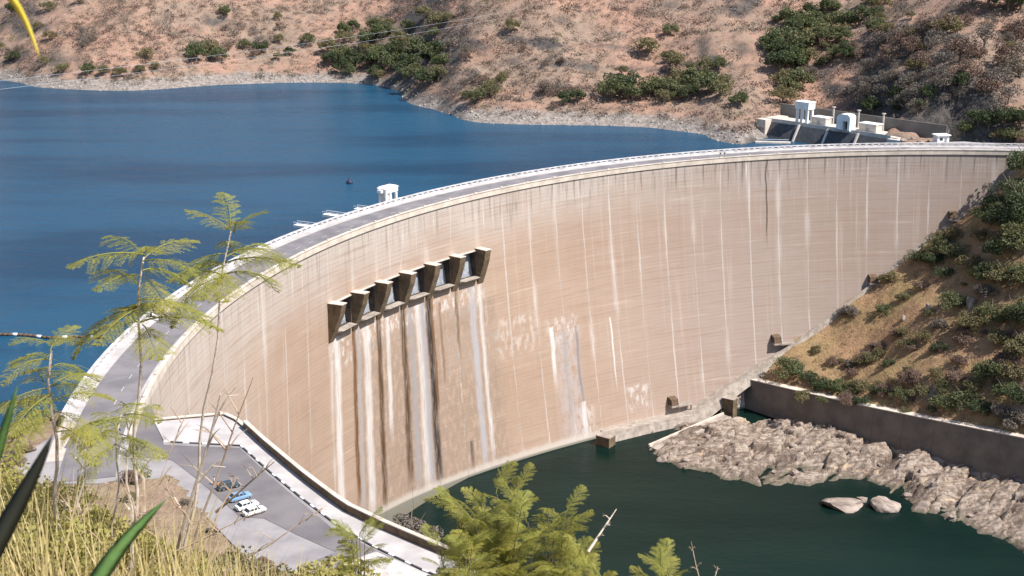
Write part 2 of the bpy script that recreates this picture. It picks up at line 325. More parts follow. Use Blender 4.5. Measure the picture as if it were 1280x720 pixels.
for px, pt, pb, cc, hw in ((688,408,480,W_,1.2),(703,412,535,(.25,.24,.24),1.0),(718,405,548,(.16,.155,.165),.8),(728,500,548,W_,1.3),(958,200,300,BK,.5),(762,395,480,W_,.5)):
    a = face_hit(px, pt); b = face_hit(px+4, pb); stk.append((ths(a[0]), hw, a[1], b[1], cc, .8))
sme = [(gs(0,-.1),gs(6,.05),-45,-34,W_,.75,.56)]
def smear(x0, y0, x1, y1, st, th, cc=W_):
    a = face_hit(x0, y0); b = face_hit(x1, y1); sme.append((ths(a[0]), ths(b[0]), b[1]-1, a[1]+1, cc, st, th))
smear(556, 424, 672, 432, .6, .56); smear(682, 402, 724, 420, .75, .54); smear(722, 512, 745, 545, .7, .52); smear(784, 486, 812, 506, .6, .55); smear(560, 420, 760, 560, .35, .55, (.30,.20,.13)); smear(440, 440, 640, 610, .6, .46, (.22,.165,.125)); smear(690, 420, 735, 550, .5, .47, (.36,.33,.33))
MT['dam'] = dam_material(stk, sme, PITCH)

dam = empty('arch_dam', pol(R_(135), RC, 0), 0, 'huge curved concrete arch dam with streaked face holding back the blue lake', 'dam')
DL = np.array(dam.location)
def part(mb, name, mt, parent=dam, smooth=False):
    o = mb.build(name, mt, parent, smooth)
    if parent is dam: o.matrix_parent_inverse = dam.matrix_basis.inverted()
    return o
dam_inv = None
from mathutils import Matrix
def fixp(o, par):  # keep world coordinates under an Empty that is not at the origin
    o.matrix_parent_inverse = (Matrix.Translation(par.location) @ Matrix.Rotation(par.rotation_euler.z, 4, 'Z')).inverted(); return o
def wpart(mb, name, mt, par, smooth=False): return fixp(mb.build(name, mt, par, smooth), par)

def dam_block(k):
    s0, s1 = k*PITCH+.05, (k+1)*PITCH-.05
    gate = k in GATES
    ss = list(np.linspace(s0, s1, 5)); zs = list(np.concatenate([np.linspace(0, -60, 13), np.linspace(-66, ZB, 10)]))
    if gate:
        mid = (s0+s1)/2; h0, h1 = mid-5.6, mid+5.6; ss = [s0, s0+.7, h0, h0+3.1, h1-3.1, h1, s1-.7, s1]; zs = sorted(set([z for z in zs if abs(z-GT) > 1.5 and abs(z-GB) > 1.5]+[GT, GB]), reverse=True)
    V = []; F = []; UV = []
    def quad(a, b, c, d, uvs): n = len(V); V.extend([a,b,c,d]); F.append((n,n+1,n+2,n+3)); UV.extend(uvs)
    for i in range(len(ss)-1):
        for j in range(len(zs)-1):
            a, b, z1, z0 = ss[i], ss[i+1], zs[j], zs[j+1]
            if gate and a >= h0-.01 and b <= h1+.01 and z1 <= GT+.01 and z0 >= GB-.01: continue
            quad(surf(a,z0), surf(b,z0), surf(b,z1), surf(a,z1), [(a,z0),(b,z0),(b,z1),(a,z1)])
    back = lambda s, z: pol(sth(s), RC+CW-.2+6*(-z/110), z)
    for i in range(len(ss)-1):
        a, b = ss[i], ss[i+1]
        quad(surf(a,0), surf(b,0), back(b,0), back(a,0), [(a,-1),(b,-1),(b,-2),(a,-2)])
        quad(back(b,ZB), back(a,ZB), back(a,0), back(b,0), [(b,-30),(a,-30),(a,0),(b,0)])
    for s, fl in ((s0, 1), (s1, 0)):
        for j in range(len(zs)-1):
            q = [surf(s,zs[j+1]), surf(s,zs[j]), back(s,zs[j]), back(s,zs[j+1])]; q = q if fl else q[::-1]; quad(*q, [(s+.3,-70)]*4)
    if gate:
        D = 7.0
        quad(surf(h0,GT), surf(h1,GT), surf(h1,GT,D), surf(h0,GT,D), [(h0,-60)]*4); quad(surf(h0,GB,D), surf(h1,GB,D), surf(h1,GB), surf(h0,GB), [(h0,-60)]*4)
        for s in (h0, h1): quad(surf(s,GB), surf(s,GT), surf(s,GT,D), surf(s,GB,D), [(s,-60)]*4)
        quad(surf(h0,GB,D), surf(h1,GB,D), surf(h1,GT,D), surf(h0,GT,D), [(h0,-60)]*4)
    me = bpy.data.meshes.new('block'); me.from_pydata([tuple(v) for v in V], [], F); l = me.uv_layers.new(name='UVMap')
    l.data.foreach_set('uv', np.array(UV, np.float32).ravel()); me.materials.append(MT['dam'])
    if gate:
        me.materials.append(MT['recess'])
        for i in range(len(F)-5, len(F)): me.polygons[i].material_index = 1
    return fixp(put('block', me, dam), dam)
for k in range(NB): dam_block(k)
def arc_strip(name, r0, r1, z0, z1, mt, s0, s1, step=3.0, par=dam):
    n = max(2, int((s1-s0)/step)); mb = MB(); vs = []
    for i in range(n+1):
        th = sth(s0+(s1-s0)*i/n)
        for r, z in ((r0,z0),(r1,z0),(r1,z1),(r0,z1)): vs.append(pol(th, r, z))
    fs = [(4*i+a, 4*i+b, 4*i+4+b, 4*i+4+a) for i in range(n) for a, b in ((0,1),(1,2),(2,3),(3,0))]+[(3,2,1,0),(4*n,4*n+1,4*n+2,4*n+3)]
    mb.add(vs, fs); return wpart(mb, name, mt, par)
SE = NB*PITCH; SR = ths(R_(72))
arc_strip('downstream_parapet', RC-.55, RC+.25, -.9, 1.15, MT['parapet'], 8, SR)
arc_strip('parapet_coping', RC-.75, RC+.4, 1.154, 1.36, MT['parapet'], 8, SR)
arc_strip('footway', RC+.254, RC+1.9, .0, .16, MT['sidewalk'], 2, SR)
arc_strip('road_surface', RC+1.9, RC+12.6, .0, .06, MT['asphalt'], -10, SR)
arc_strip('upstream_footway', RC+12.6, RC+15.2, .0, .22, MT['sidewalk'], 20, SR)
arc_strip('upstream_parapet', RC+15.2, RC+15.9, -2.0, .95, MT['parapetw'], 20, SR)
arc_strip('parapet_rail', RC+15.1, RC+16.0, 1.45, 1.75, MT['parapetw'], 20, SR)
pm = MB().box(-.55, .55, -.42, .42, .95, 1.46).mesh('parapet_post', MT['parapetw'])
for i in range(int((SR-22)/2.9)):
    th = sth(22+i*2.9); o = put('parapet_post', pm, dam, pol(th, RC+15.55)-DL, th)
    o.rotation_euler.z = th+math.pi/2
dm = MB().box(-1.4, 1.4, -.09, .09, .062, .066).mesh('lane_dash', MT['paint'])
for i in range(int((SR-6)/8)):
    th = sth(6+i*8); put('lane_dash', dm, dam, pol(th, RC+6.4)-DL, th+math.pi/2)
# expansion bays on the footway (little raised stub pillars on the downstream parapet)
stub = MB().box(-.3,.3,-.5,.5,1.36,1.75).mesh('parapet_stub', MT['parapet'])
for i in range(2, int(SR/PITCH)): th = sth(i*PITCH); put('parapet_stub', stub, dam, pol(th, RC-.17)-DL, th)
# flood gates: wedge piers, gate leaves, sills, head lip
for k in range(7):
    sc = (GI+k)*PITCH; hw = 1.55
    a, b = sc-hw, sc+hw; top, bot = -20.1, -34.0; mb = MB()
    prof = [(top, .6), (top, -5.6), (top-4, -4.6), (top-9, -2.5), (bot, -.25), (bot, .6)]
    L = [surf(a, z, dr) for z, dr in prof]; Rr = [surf(b, z, dr) for z, dr in prof]; n = len(prof)
    mb.add(L+Rr, [tuple(range(n)), tuple(range(2*n-1, n-1, -1))]+[(i, i+n, (i+1)%n+n, (i+1)%n) for i in range(n)])
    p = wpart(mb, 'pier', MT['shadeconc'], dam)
    cap = MB(); cap.hexa([surf(a-.15,top,.6),surf(a-.15,top,-5.7),surf(b+.15,top,-5.7),surf(b+.15,top,.6)], [surf(a-.15,top+.22,.6),surf(a-.15,top+.22,-5.7),surf(b+.15,top+.22,-5.7),surf(b+.15,top+.22,.6)])
    wpart(cap, 'pier_cap', MT['parapet'], dam)
for k in GATES:
    m = (k+.5)*PITCH; a, b = m-5.5, m+5.5
    mb = MB()  # gate leaf, ribbed
    for j in range(5):
        z1 = GT-.4-j*2.3; z0 = z1-2.24
        d1, d0 = 3.4-j*.3, 3.4-(j+1)*.3+.12
        mb.hexa([surf(a,z0,d0),surf(a,z0,6),surf(b,z0,6),surf(b,z0,d0)][::-1], [surf(a,z1,d1),surf(a,z1,6),surf(b,z1,6),surf(b,z1,d1)][::-1])
    wpart(mb, 'gate_leaf', MT['gate'], dam)
    mb = MB(); z1, z0 = GB+.2, GB-.9
    mb.hexa([surf(a,z0,.5),surf(a+1.6,z0,-1.6),surf(b-.6,z0,-1.6),surf(b,z0,.5)], [surf(a,z1,.5),surf(a+1.6,z1,-3.0),surf(b-.6,z1,-3.0),surf(b,z1,.5)])
    wpart(mb, 'sill', MT['ledge'], dam)
    mb = MB(); z1, z0 = GT+.25, GT-.15
    mb.hexa([surf(a,z0,.5),surf(a,z0,-.5),surf(b,z0,-.5),surf(b,z0,.5)], [surf(a,z1,.5),surf(a,z1,-.5),surf(b,z1,-.5),surf(b,z1,.5)])
    wpart(mb, 'head_lip', MT['concrete'], dam)
# upstream jetties (maintenance platforms) on the crest
for px, py, ln, lb_ in ((352,279,9,'white service platform jutting over the lake, farthest from the portal crane'),(378,264,10,'white service platform jutting over the lake between two others'),(412,256,6,'short white service platform jutting over the lake, nearest the portal crane')):
    p = hit(px, py, 0); th = math.atan2(p[1]-CY, p[0]-CX); r = RC+16.05; u = np.array([math.cos(th), math.sin(th), 0]); t = np.array([-u[1], u[0], 0]); b0 = np.array([CX,CY,0])+u*r
    j = empty('service_platform', b0, 0, lb_, 'platform', 'platforms jutting from the crest')
    mb = MB(); mb.hexa([b0-t*1.5+(0,0,-.6), b0+u*ln-t*1.2+(0,0,-.6), b0+u*ln+t*1.2+(0,0,-.6), b0+t*1.5+(0,0,-.6)], [b0-t*1.5+(0,0,.3), b0+u*ln-t*1.2+(0,0,.3), b0+u*ln+t*1.2+(0,0,.3), b0+t*1.5+(0,0,.3)]); wpart(mb, 'deck', MT['white'], j)
    mb = MB(); mb.tube([b0+u*(ln-1)+(0,0,-.6), b0+u*.3+(0,0,-6)], .35, 8); wpart(mb, 'strut', MT['concrete'], j)
    for sgn in (-1, 1):
        mb = MB(); e = [b0+t*1.2*sgn+(0,0,1.3), b0+u*ln+t*1.1*sgn+(0,0,1.3)]; mb.tube(e, .07, 5)
        for f in (.02,.5,.98): q = e[0]*(1-f)+e[1]*f; mb.tube([q, q-(0,0,1.0)], .06, 5)
        wpart(mb, 'railing', MT['white'], j)

# ------------------------------------------------------------------ water
th_l = np.linspace(R_(194), R_(70), 60)
lk = [pol(t, RC+9, -10)[:2] for t in th_l]
lake_poly = [(-900, 235)]+[(-95, 235)]+[tuple(p) for p in lk]+[(330, 640), (330, 1500), (-900, 1500)]
mb = MB(); n = len(lake_poly); mb.add([(p[0],p[1],-10) for p in lake_poly], [tuple(range(n))[::-1]])
lake = mb.build('lake_water', MT['lake']); tag(lake, kind='structure')
import bmesh
bm = bmesh.new(); bm.from_mesh(lake.data); bmesh.ops.triangulate(bm, faces=bm.faces[:]); bmesh.ops.recalc_face_normals(bm, faces=bm.faces[:])
bm.faces.ensure_lookup_table(); bm.normal_update()
if bm.faces[0].normal.z < 0: bmesh.ops.reverse_faces(bm, faces=bm.faces[:])
bm.to_mesh(lake.data); bm.free()
mb = MB(); rp = [pol(t, RC-8, -110)[:2] for t in np.linspace(R_(190), R_(70), 50)][::-1]+[(-60, 150), (350, 150), (420, 380)]
mb.add([(p[0],p[1],-110) for p in rp], [tuple(range(len(rp)))]); rv = mb.build('river_water', MT['river']); tag(rv, kind='structure')
bm = bmesh.new(); bm.from_mesh(rv.data); bmesh.ops.triangulate(bm, faces=bm.faces[:])
bm.faces.ensure_lookup_table(); bm.normal_update()
if bm.faces[0].normal.z < 0: bmesh.ops.reverse_faces(bm, faces=bm.faces[:])
bm.to_mesh(rv.data); bm.free()

# ------------------------------------------------------------------ upstream hills
def hillY(py, Y0, s):
    d = ray(640, py); t = -d[2]/d[1]; return (CH+10+s*Y0)/(t+s)
UP = []
cols = [(-900,92,.33),(-500,95,.34),(-200,96,.34),(0,99,.33),(60,110,.36),(170,113,.38),(260,107,.36),(330,104,.36),(400,103,.33),(480,108,.28),(540,136,.30),(590,152,.34),(640,155,.36),(700,156,.38),(760,157,.36),(820,160,.36),(880,168,.35),(930,181,.33)]
for px, py, s in cols:
    a = hit(px, py, -10); UP.append(tuple(a)); UP.append((a[0]*.97, a[1]-34, -21.)); UP.append((a[0]*1.014, a[1]+11, -5.6))
    gul = 1.0
    for yy in (.62, .25, -.12):
        p2 = py*yy; Y = hillY(p2, a[1], s); q = hitY(px, p2, Y); bumpz = 0
        UP.append((q[0], q[1], q[2]))
    Y = hillY(py*-.12, a[1], s)+260; q = hitY(px, py*-.12, Y-260); UP.append((q[0]*1.2, Y, q[2]+95)); UP.append((q[0]*1.5, Y+400, q[2]+150))
for px, py, z in ((960,150,-3),(985,128,3),(1000,90,15),(1010,50,28),(1020,0,44),(1080,40,36),(1150,40,42),(1220,40,44),(1280,60,36),(1100,0,47),(1200,0,56),(1280,0,58),(1350,100,24),(1400,150,10),(1500,60,50),
                  (1180,183,-.6),(1240,187,-.6),(1290,189,-.4),(1120,181,-2),(1127,172,-1.5),(1140,176,-.8),(1112,166,-1.2),(1150,172,.2),(1100,172,-3),(1060,165,-6),(1010,160,-9),(1350,190,1),(1000,181,-16),(1060,183,-16)):
    UP.append(tuple(hit(px, py, z)))
for px, py, h in ((1035,128,12),(1080,141,19),(1120,150,21),(1160,160,18),(1200,169,11)):
    q = hit(px, py, 1.2); UP += [tuple(q), (q[0]-10, q[1]-4, .6), (q[0]+7, q[1]+3, h), (q[0]+20, q[1]+8, h+5)]
for t in range(190, 84, -8):
    UP.append(tuple(pol(R_(t), RC+22, -45))); UP.append(tuple(pol(R_(t), RC+60, -60)))
UP += [(350,900,130),(450,750,120),(600,1100,230),(420,620,55),(520,480,70),(0,1500,330),(400,1500,330),(-600,1500,300)]
hu0 = RBF(UP); FLAT = hit(1135,171,0)
def hU(x, y):
    z = hu0(x, y); k = np.clip((z+5)/22, 0, 1)*np.clip((np.hypot(np.asarray(x)-CX, np.asarray(y)-CY)-RC-40)/40, .08, 1)
    d_ = np.hypot(np.asarray(x)-FLAT[0], np.asarray(y)-FLAT[1]); z = np.minimum(z, -.3+np.maximum(0, d_-22)*1.2)
    rdg = np.abs(fbm(np.asarray(x)/70, np.asarray(y)/70, 3, 5))
    return z+k*(7.5*fbm(np.asarray(x)/46, np.asarray(y)/46, 4, 1)-9*rdg+2.2-2.6*np.clip((np.asarray(x)+20)/30,0,1)*np.clip((150-np.asarray(x))/30,0,1)*(np.exp(-((z-14-.03*np.asarray(x)+2*vn(np.asarray(x)/30,0*np.asarray(x),3))/1.3)**2)+np.exp(-((z-27+.05*np.asarray(x)+3*vn(np.asarray(x)/25,0*np.asarray(x),6))/1.3)**2)))+np.clip((z+11)/6, 0, 1)*np.clip((np.hypot(np.asarray(x)-CX, np.asarray(y)-CY)-RC-40)/40, .1, 1)*(2.2*fbm(np.asarray(x)/11, np.asarray(y)/11, 4, 2)+2.0*fbm(np.asarray(x)/30, np.asarray(y)/30, 2, 12))
grid_terrain('hills', hU, -420, 420, 540, 1130, 2.8, MT['farground'], lambda X, Y, Z: (np.hypot(X-CX, Y-CY) > RC+13) & (Z > -32))
grid_terrain('far_hills', lambda x, y: hU(x, y)-1.5, -1100, 1100, 540, 1700, 20, MT['farground'], lambda X, Y, Z: (((X < -415)|(X > 415)|(Y > 1120)) & (np.hypot(X-CX, Y-CY) > RC+40)))

# ------------------------------------------------------------------ right bank below the crest, training wall, rock apron
con = [(745,549),(800,540),(860,512),(925,468),(960,445),(1000,422),(1080,360),(1150,305),(1200,270),(1250,240)]
CON = [face_hit(*c) for c in con]
WT = [hit(925,472,-97), hit(1010,492,-94.5), hit(1100,512,-92), hit(1190,530,-89), hit(1280,548,-86)]; WT.append(WT[-1]+(WT[-1]-WT[0])*.45)
WBz = [-108.5,-107.5,-106,-104,-102,-100]
RB = [tuple(c[2]) for c in CON[3:]]+[tuple(p+(0,0,-.6)) for p in WT]
for c in CON[3:]: th = c[0]; RB.append(tuple(pol(th, rface(th, c[1])+12, c[1]+6)))
for px, py, z in ((1280,240,-12),(1280,300,-28),(1280,400,-54),(1280,480,-71),(1180,400,-61),(1180,470,-76),(1100,440,-78),(1050,460,-87),(1100,490,-88),(1200,320,-41),(1150,380,-58),(1230,280,-28),
                  (1400,300,-15),(1400,450,-50),(1400,560,-78),(1290,200,-1),(1330,200,3),(1270,196,-1)): RB.append(tuple(hit(px, py, z)))
RB += [(330,560,35),(330,480,10),(330,400,-30),(400,520,55),(280,590,8),(260,600,2)]
hr0 = RBF(RB)
WT2 = np.array([p[:2] for p in WT])
def wall_side(x, y): # >0 uphill of the training wall
    d = WT2[-1]-WT2[0]; return -(d[0]*(y-WT2[0][1])-d[1]*(x-WT2[0][0])) if False else (d[0]*(y-WT2[0][1])-d[1]*(x-WT2[0][0]))/np.linalg.norm(d)
def wall_y(x): return np.interp(x, WT2[:,0], WT2[:,1])
def hR(x, y):
    x = np.asarray(x, float); y = np.asarray(y, float); z = hr0(x, y)+1.7*fbm(x/13, y/13, 4, 3)+.5*fbm(x/3, y/3, 3, 4); d = np.clip((y-wall_y(x)-3.5)/14, 0, 1); d = d*d*(3-2*d)
    return z*d+(np.interp(x, WT2[:,0], [p[2] for p in WT])-.1)*(1-d)
th_c = np.array([c[0] for c in CON[::-1]]); zc_ = np.array([c[1] for c in CON[::-1]])
grid_terrain('right_bank', hR, 60, 420, 330, 640, 1.6, MT['bankground'], lambda X, Y, Z: (np.hypot(X-CX, Y-CY) < RC+5+np.clip(1.2*(X-215), 0, 60)) & (Y > wall_y(X)+.7) & (X > WT2[0][0]-1) & ((X > WT2[0][0]+14)|(Z > -102)))
tw = empty('training_wall', WT[2], 0, 'long shaded concrete retaining wall below the scrubby right bank', 'wall')
nw = np.array([-(WT2[-1]-WT2[0])[1], (WT2[-1]-WT2[0])[0]]); nw /= np.linalg.norm(nw); nw3 = np.array([nw[0], nw[1], 0])
def along(poly, n):
    P = np.array(poly); d = np.r_[0, np.cumsum(np.linalg.norm(np.diff(P[:, :2], axis=0), axis=1))]; t = np.linspace(0, d[-1], n); return np.stack([np.interp(t, d, P[:, k]) for k in range(P.shape[1])], 1)
wp = along([list(p)+[z] for p, z in zip(WT, WBz)], 15)
for i in range(14):
    a, b = wp[i], wp[i+1]; e = (b[:3]-a[:3]); e /= np.linalg.norm(e); A = a[:3]+e*.04; B = b[:3]-e*.04; mb = MB()
    bt = lambda p, q, z, o: (p[0]-nw3[0]*o, p[1]-nw3[1]*o, z)
    mb.hexa([bt(A,a,a[3]-4,1.8), bt(B,b,b[3]-4,1.8), bt(B,b,b[3]-4,-1), bt(A,a,a[3]-4,-1)], [bt(A,a,a[2],0), bt(B,b,b[2],0), bt(B,b,b[2],-1), bt(A,a,a[2],-1)])
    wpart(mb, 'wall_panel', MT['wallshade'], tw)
    mb = MB(); mb.hexa([bt(A,a,a[2]+.002,.25), bt(B,b,b[2]+.002,.25), bt(B,b,b[2]+.002,-3.4), bt(A,a,a[2]+.002,-3.4)], [bt(A,a,a[2]+.4,.25), bt(B,b,b[2]+.4,.25), bt(B,b,b[2]+.4,-3.4), bt(A,a,a[2]+.4,-3.4)])
    wpart(mb, 'coping', MT['parapet'], tw)
# bed-rock apron
AP = [(p[0]-nw[0]*1.5, p[1]-nw[1]*1.5, z+.3) for p, z in zip(WT, WBz)]+[(p[0]+nw[0]*8, p[1]+nw[1]*8, z) for p, z in zip(WT, WBz)]
for px, py in ((815,568),(830,577),(850,586),(900,600),(960,612),(1010,608),(1040,604),(1080,602),(1110,618),(1140,640),(1180,652),(1220,668),(1280,692),(1340,715)):
    AP.append(tuple(hit(px, py, -110.2))); AP.append(tuple(hit(px-4, py+26, -117)))
for px, py, z in ((880,560,-108.2),(930,570,-107.5),(1000,580,-107.5),(1060,580,-106.8),(1120,590,-106.5),(1200,620,-106.5),(900,535,-108.2),(1240,650,-108),(1020,550,-106.5),(1160,600,-106),(845,570,-109)): AP.append(tuple(hit(px, py, z)))
ha0 = RBF(AP)
def hA(x, y):
    x = np.asarray(x, float); y = np.asarray(y, float); z = ha0(x, y); k = np.clip((z+112)/4, 0, 1)
    ca, sa = math.cos(.8), math.sin(.8); u = x*ca+y*sa; v = -x*sa+y*ca
    def cells(U, Vv, sd, tilt):
        i = np.floor(U).astype(np.int64); j = np.floor(Vv).astype(np.int64); best = np.full(U.shape, 9.); best2 = np.full(U.shape, 9.); h = np.zeros(U.shape)
        for di in (-1,0,1):
            for dj in (-1,0,1):
                a, b = i+di, j+dj; cx = a+.1+.8*hsh(a, b, sd); cy = b+.1+.8*hsh(a, b, sd+1); d = np.hypot(U-cx, Vv-cy); hh = hsh(a, b, sd+2)+tilt*((U-cx)*(hsh(a, b, sd+3)-.5)+(Vv-cy)*(hsh(a, b, sd+4)-.75))
                m = d < best; best2 = np.where(m, best, np.minimum(best2, d)); h = np.where(m, hh, h); best = np.where(m, d, best)
        return h, best2-best
    wx = 1.5*fbm(x/6, y/6, 3, 31); h1, e1 = cells((u+wx)/19, (v+wx)/8, 11, 1.6); h2, e2 = cells((u-wx)/7, (v+wx)/3, 12, 1.2); h3, e3 = cells(u/2, v/1.2, 13, .8)
    st = np.abs(fbm(u/30, v/14, 3, 8))
    return z+k*np.clip((wall_y(x)-y)/5-.1,.15,1)*(1.0-3.6*st+3.1*(h1-.4)+1.25*(h2-.5)+.3*(h3-.5)-1.5*np.exp(-(e1/.05)**2)-.35*np.exp(-(e2/.06)**2)+.10*fbm(x/1.2, y/1.2, 2, 10))
grid_terrain('rock_apron', hA, 45, 330, 330, 520, .6, MT['rock'], lambda X, Y, Z: (Y < wall_y(X)+1.2+np.where(X<WT2[0][0], 12, 0)) & (Z > -113) & (np.hypot(X-CX, Y-CY) < 262), smooth=False)
def boulder(seed, n=3):
    bm = bmesh.new(); bmesh.ops.create_icosphere(bm, subdivisions=n, radius=1); r = np.random.default_rng(seed); pl = r.normal(size=(9,3)); pl /= np.linalg.norm(pl, axis=1)[:,None]; dd = r.uniform(.42,.82,9)
    for v in bm.verts:
        p = np.array(v.co)
        for q, d in zip(pl, dd):
            e = p@q-d
            if e > 0: p = p-q*e*.99
        p = p*(1+.16*float(fbm(p[0]*2+seed, p[1]*2+p[2]*2.3, 4))); v.co = p
    me = bpy.data.meshes.new('boulder'); bm.to_mesh(me); bm.free(); me.materials.append(MT['boulder']); return me
bl = [boulder(i, 4) for i in range(4)]
for i, (px, py, sz, lab) in enumerate(((1054,634,(9.4,5.4,3.0),'pale flat boulder standing alone in the green tailwater'),(1103,632,(7.4,6,4.0),'angular boulder at the water edge beside the flat boulder'),(830,574,(4.2,3.2,3),'pale boulder in the water below the concrete ramp'),(1078,626,(2.6,2,1.5),'small rock between the flat boulder and the angular boulder'))):
    p = hit(px, py, -110); o = put('boulder', bl[i], None, p+(0,0,.2), rnd.uniform(-.3,.3), sz); tag(o, lab, 'boulder')
for i in range(46):
    px = rnd.uniform(830, 1270); py = 545+(px-830)*.17+rnd.uniform(-22, 45); p = hit(px, py, -107.5)
    if p[1] > wall_y(p[0])-3 or hA(p[0], p[1]) < -109.5: continue
    s = rnd.uniform(.6, 1.9); tag(put('boulder', bl[i % 4], None, (p[0], p[1], float(hA(p[0],p[1]))+.2*s), rnd.uniform(0,6), (s*1.4, s, s*.8)), 'weathered boulder lying on the bedrock shore below the long wall', 'boulder', 'boulders on the bedrock shore')

# toe ledge along the foot of the dam, ramp, blocks, gallery hoods
toe = empty('toe_apron', CON[2][2], 0, 'pale concrete ledge climbing along the foot of the dam', 'ledge')
tt = along([(ths(c[0]), c[1]) for c in [face_hit(x, y) for x, y in ((752,550),(800,541),(860,512),(925,468),(960,445),(1000,422),(1080,360),(1150,305),(1200,270),(1250,240))]], 26)
for i in range(25):
    (sa, za), (sb, zb) = tt[i], tt[i+1]; wa = np.interp(i, [0,5,9,25], [7,7,3.4,1.3]); wb = np.interp(i+1, [0,5,9,25], [7,7,3.4,1.3]); za = max(za, -107); zb = max(zb, -107); sa += .03; sb -= .03
    mb = MB(); dr = lambda s, z, w: surf(s, z, -w)
    mb.hexa([dr(sa,za-5,-1), dr(sa,za-5,wa+.8), dr(sb,zb-5,wb+.8), dr(sb,zb-5,-1)], [dr(sa,za,-1), dr(sa,za,wa), dr(sb,zb,wb), dr(sb,zb,-1)]); wpart(mb, 'ledge_slab', MT['ledge'], toe)
    mb = MB(); mb.hexa([dr(sa,za,wa-.6), dr(sa,za,wa), dr(sb,zb,wb), dr(sb,zb,wb-.6)], [dr(sa,za+.9,wa-.6), dr(sa,za+.9,wa), dr(sb,zb+.9,wb), dr(sb,zb+.9,wb-.6)]); wpart(mb, 'kerb', MT['ledge'], toe)
p0, p1 = hit(812,558,-109), hit(905,518,-105.5); e = p1-p0; nn = np.array([e[1], -e[0], 0]); nn /= np.linalg.norm(nn)
ramp = empty('concrete_ramp', p0, 0, 'sloping concrete ramp slab running down to the tailwater', 'ramp'); mb = MB()
mb.hexa([p0+(0,0,-4), p0+nn*5+(0,0,-4), p1+nn*5+(0,0,-5), p1+(0,0,-5)], [p0, p0+nn*5, p1+nn*5, p1]); wpart(mb, 'slab', MT['ledge'], ramp)
mb = MB(); mb.hexa([p0-nn*.8+(0,0,-4), p0+(0,0,-4), p1+(0,0,-5), p1-nn*.8+(0,0,-5)], [p0-nn*.8+(0,0,.8), p0+(0,0,.8), p1+(0,0,.8), p1-nn*.8+(0,0,.8)]); wpart(mb, 'side_wall', MT['parapet'], ramp)
for px, py, z, s, lab in ((912,512,-107,(2.6,2.2,5.5),'square concrete block at the end of the long shaded wall'),(757,556,-110,(3.2,2.6,4.2),'dark concrete block at the low end of the toe ledge')):
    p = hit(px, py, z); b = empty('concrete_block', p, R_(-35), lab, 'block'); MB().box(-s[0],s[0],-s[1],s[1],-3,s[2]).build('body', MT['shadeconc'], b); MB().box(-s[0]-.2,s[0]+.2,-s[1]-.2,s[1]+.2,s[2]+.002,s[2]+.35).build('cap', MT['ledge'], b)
for px, py, lb_ in ((839,504,'lowest brown gallery hood on the dam face, above the concrete ramp'),(968,426,'brown gallery hood with footbridge on the dam face, above the top of the shaded wall'),(1089,351,'brown gallery hood on the dam face, second from the crest along the toe'),(1190,272,'highest brown gallery hood on the dam face, under the right abutment')):
    th, z, p = face_hit(px, py); c = pol(th, rface(th, z), z); h = empty('gallery_hood', c, th, lb_, 'hood', 'gallery hoods along the toe')
    mb = MB(); mb.hexa([(-3.2,-1.8,0),(-3.2,1.8,0),(.5,1.8,0),(.5,-1.8,0)][::-1], [(-2.4,-1.8,2.6),(-2.4,1.8,2.6),(.5,1.8,3.2),(.5,-1.8,3.2)][::-1]); mb.build('hood', MT['brown'], h)
    MB().box(-3.4,-.2,-9,-1.85,-1.2,-.5).build('footbridge', MT['ledge'], h); MB().box(-3.4,.4,-1.84,2.0,-.9,-.1).build('landing', MT['ledge'], h); MB().tube([(-3.2,-9,.5),(-3.2,-1.9,.5)], .08, 5).build('handrail', MT['steel'], h); MB().tube([(-3.0,-8.6,-8),(-3.0,-8.6,-1.2)], .3, 6).build('post', MT['brown'], h)

# ------------------------------------------------------------------ left bank: forecourt, near slope
WL = [hit(193,528,0), hit(285,520,0), hit(302,534,0), hit(330,560,0), hit(380,602,0), hit(430,640,0), hit(480,664,0), hit(545,692,0), hit(620,722,0), hit(700,752,0)]
fore = [p[:2] for p in WL]+[tuple(hit(700,800,0)[:2]), tuple(hit(345,735,0)[:2]), tuple(hit(262,650,0)[:2]), tuple(hit(212,598,0)[:2]), tuple(hit(120,604,0)[:2]), tuple(hit(20,604,0)[:2]), tuple(hit(20,575,0)[:2]), tuple(hit(95,525,0)[:2])]
mb = MB(); mb.prism([(p[0],p[1]) for p in fore], -6, -.05); tag(mb.build('forecourt', MT['paving']), kind='structure')
mb = MB(); ap = [hit(*q,0)[:2] for q in ((112,505),(190,508),(200,540),(205,556),(300,560),(334,592),(415,660),(470,688),(500,702),(455,716),(395,700),(420,690),(370,668),(330,648),(300,646),(262,612),(235,590),(215,575),(120,566),(80,560))]
mb.prism([tuple(p) for p in ap], -.05, .02); tag(mb.build('forecourt_asphalt', MT['asphalt2']), kind='structure')
sw_in = [hit(*q,0)[:2] for q in ((205,552),(301,557),(316,570),(338,590),(377,622),(420,655),(465,682),(528,712),(600,742))]; sw_out = [WL[i][:2] for i in (0,1,2,3,4,5,6,7,8)]
mb = MB(); mb.prism([tuple(p) for p in sw_out]+[tuple(p) for p in sw_in[::-1]], -.2, .18); tag(mb.build('pavement', MT['sidewalk']), kind='structure')
mb = MB(); mb.prism([tuple(hit(*q,0)[:2]) for q in ((432,704),(470,690),(520,712),(590,742),(560,775),(430,770),(400,735))], -.3, .12); tag(mb.build('gravel_patch', MT['gravel']), kind='structure')
kb = empty('striped_kerb', (*sw_in[1], 0), 0, 'black and white striped kerb along the forecourt pavement', 'kerb'); kp = along([list(p)+[0] for p in sw_in], 70)
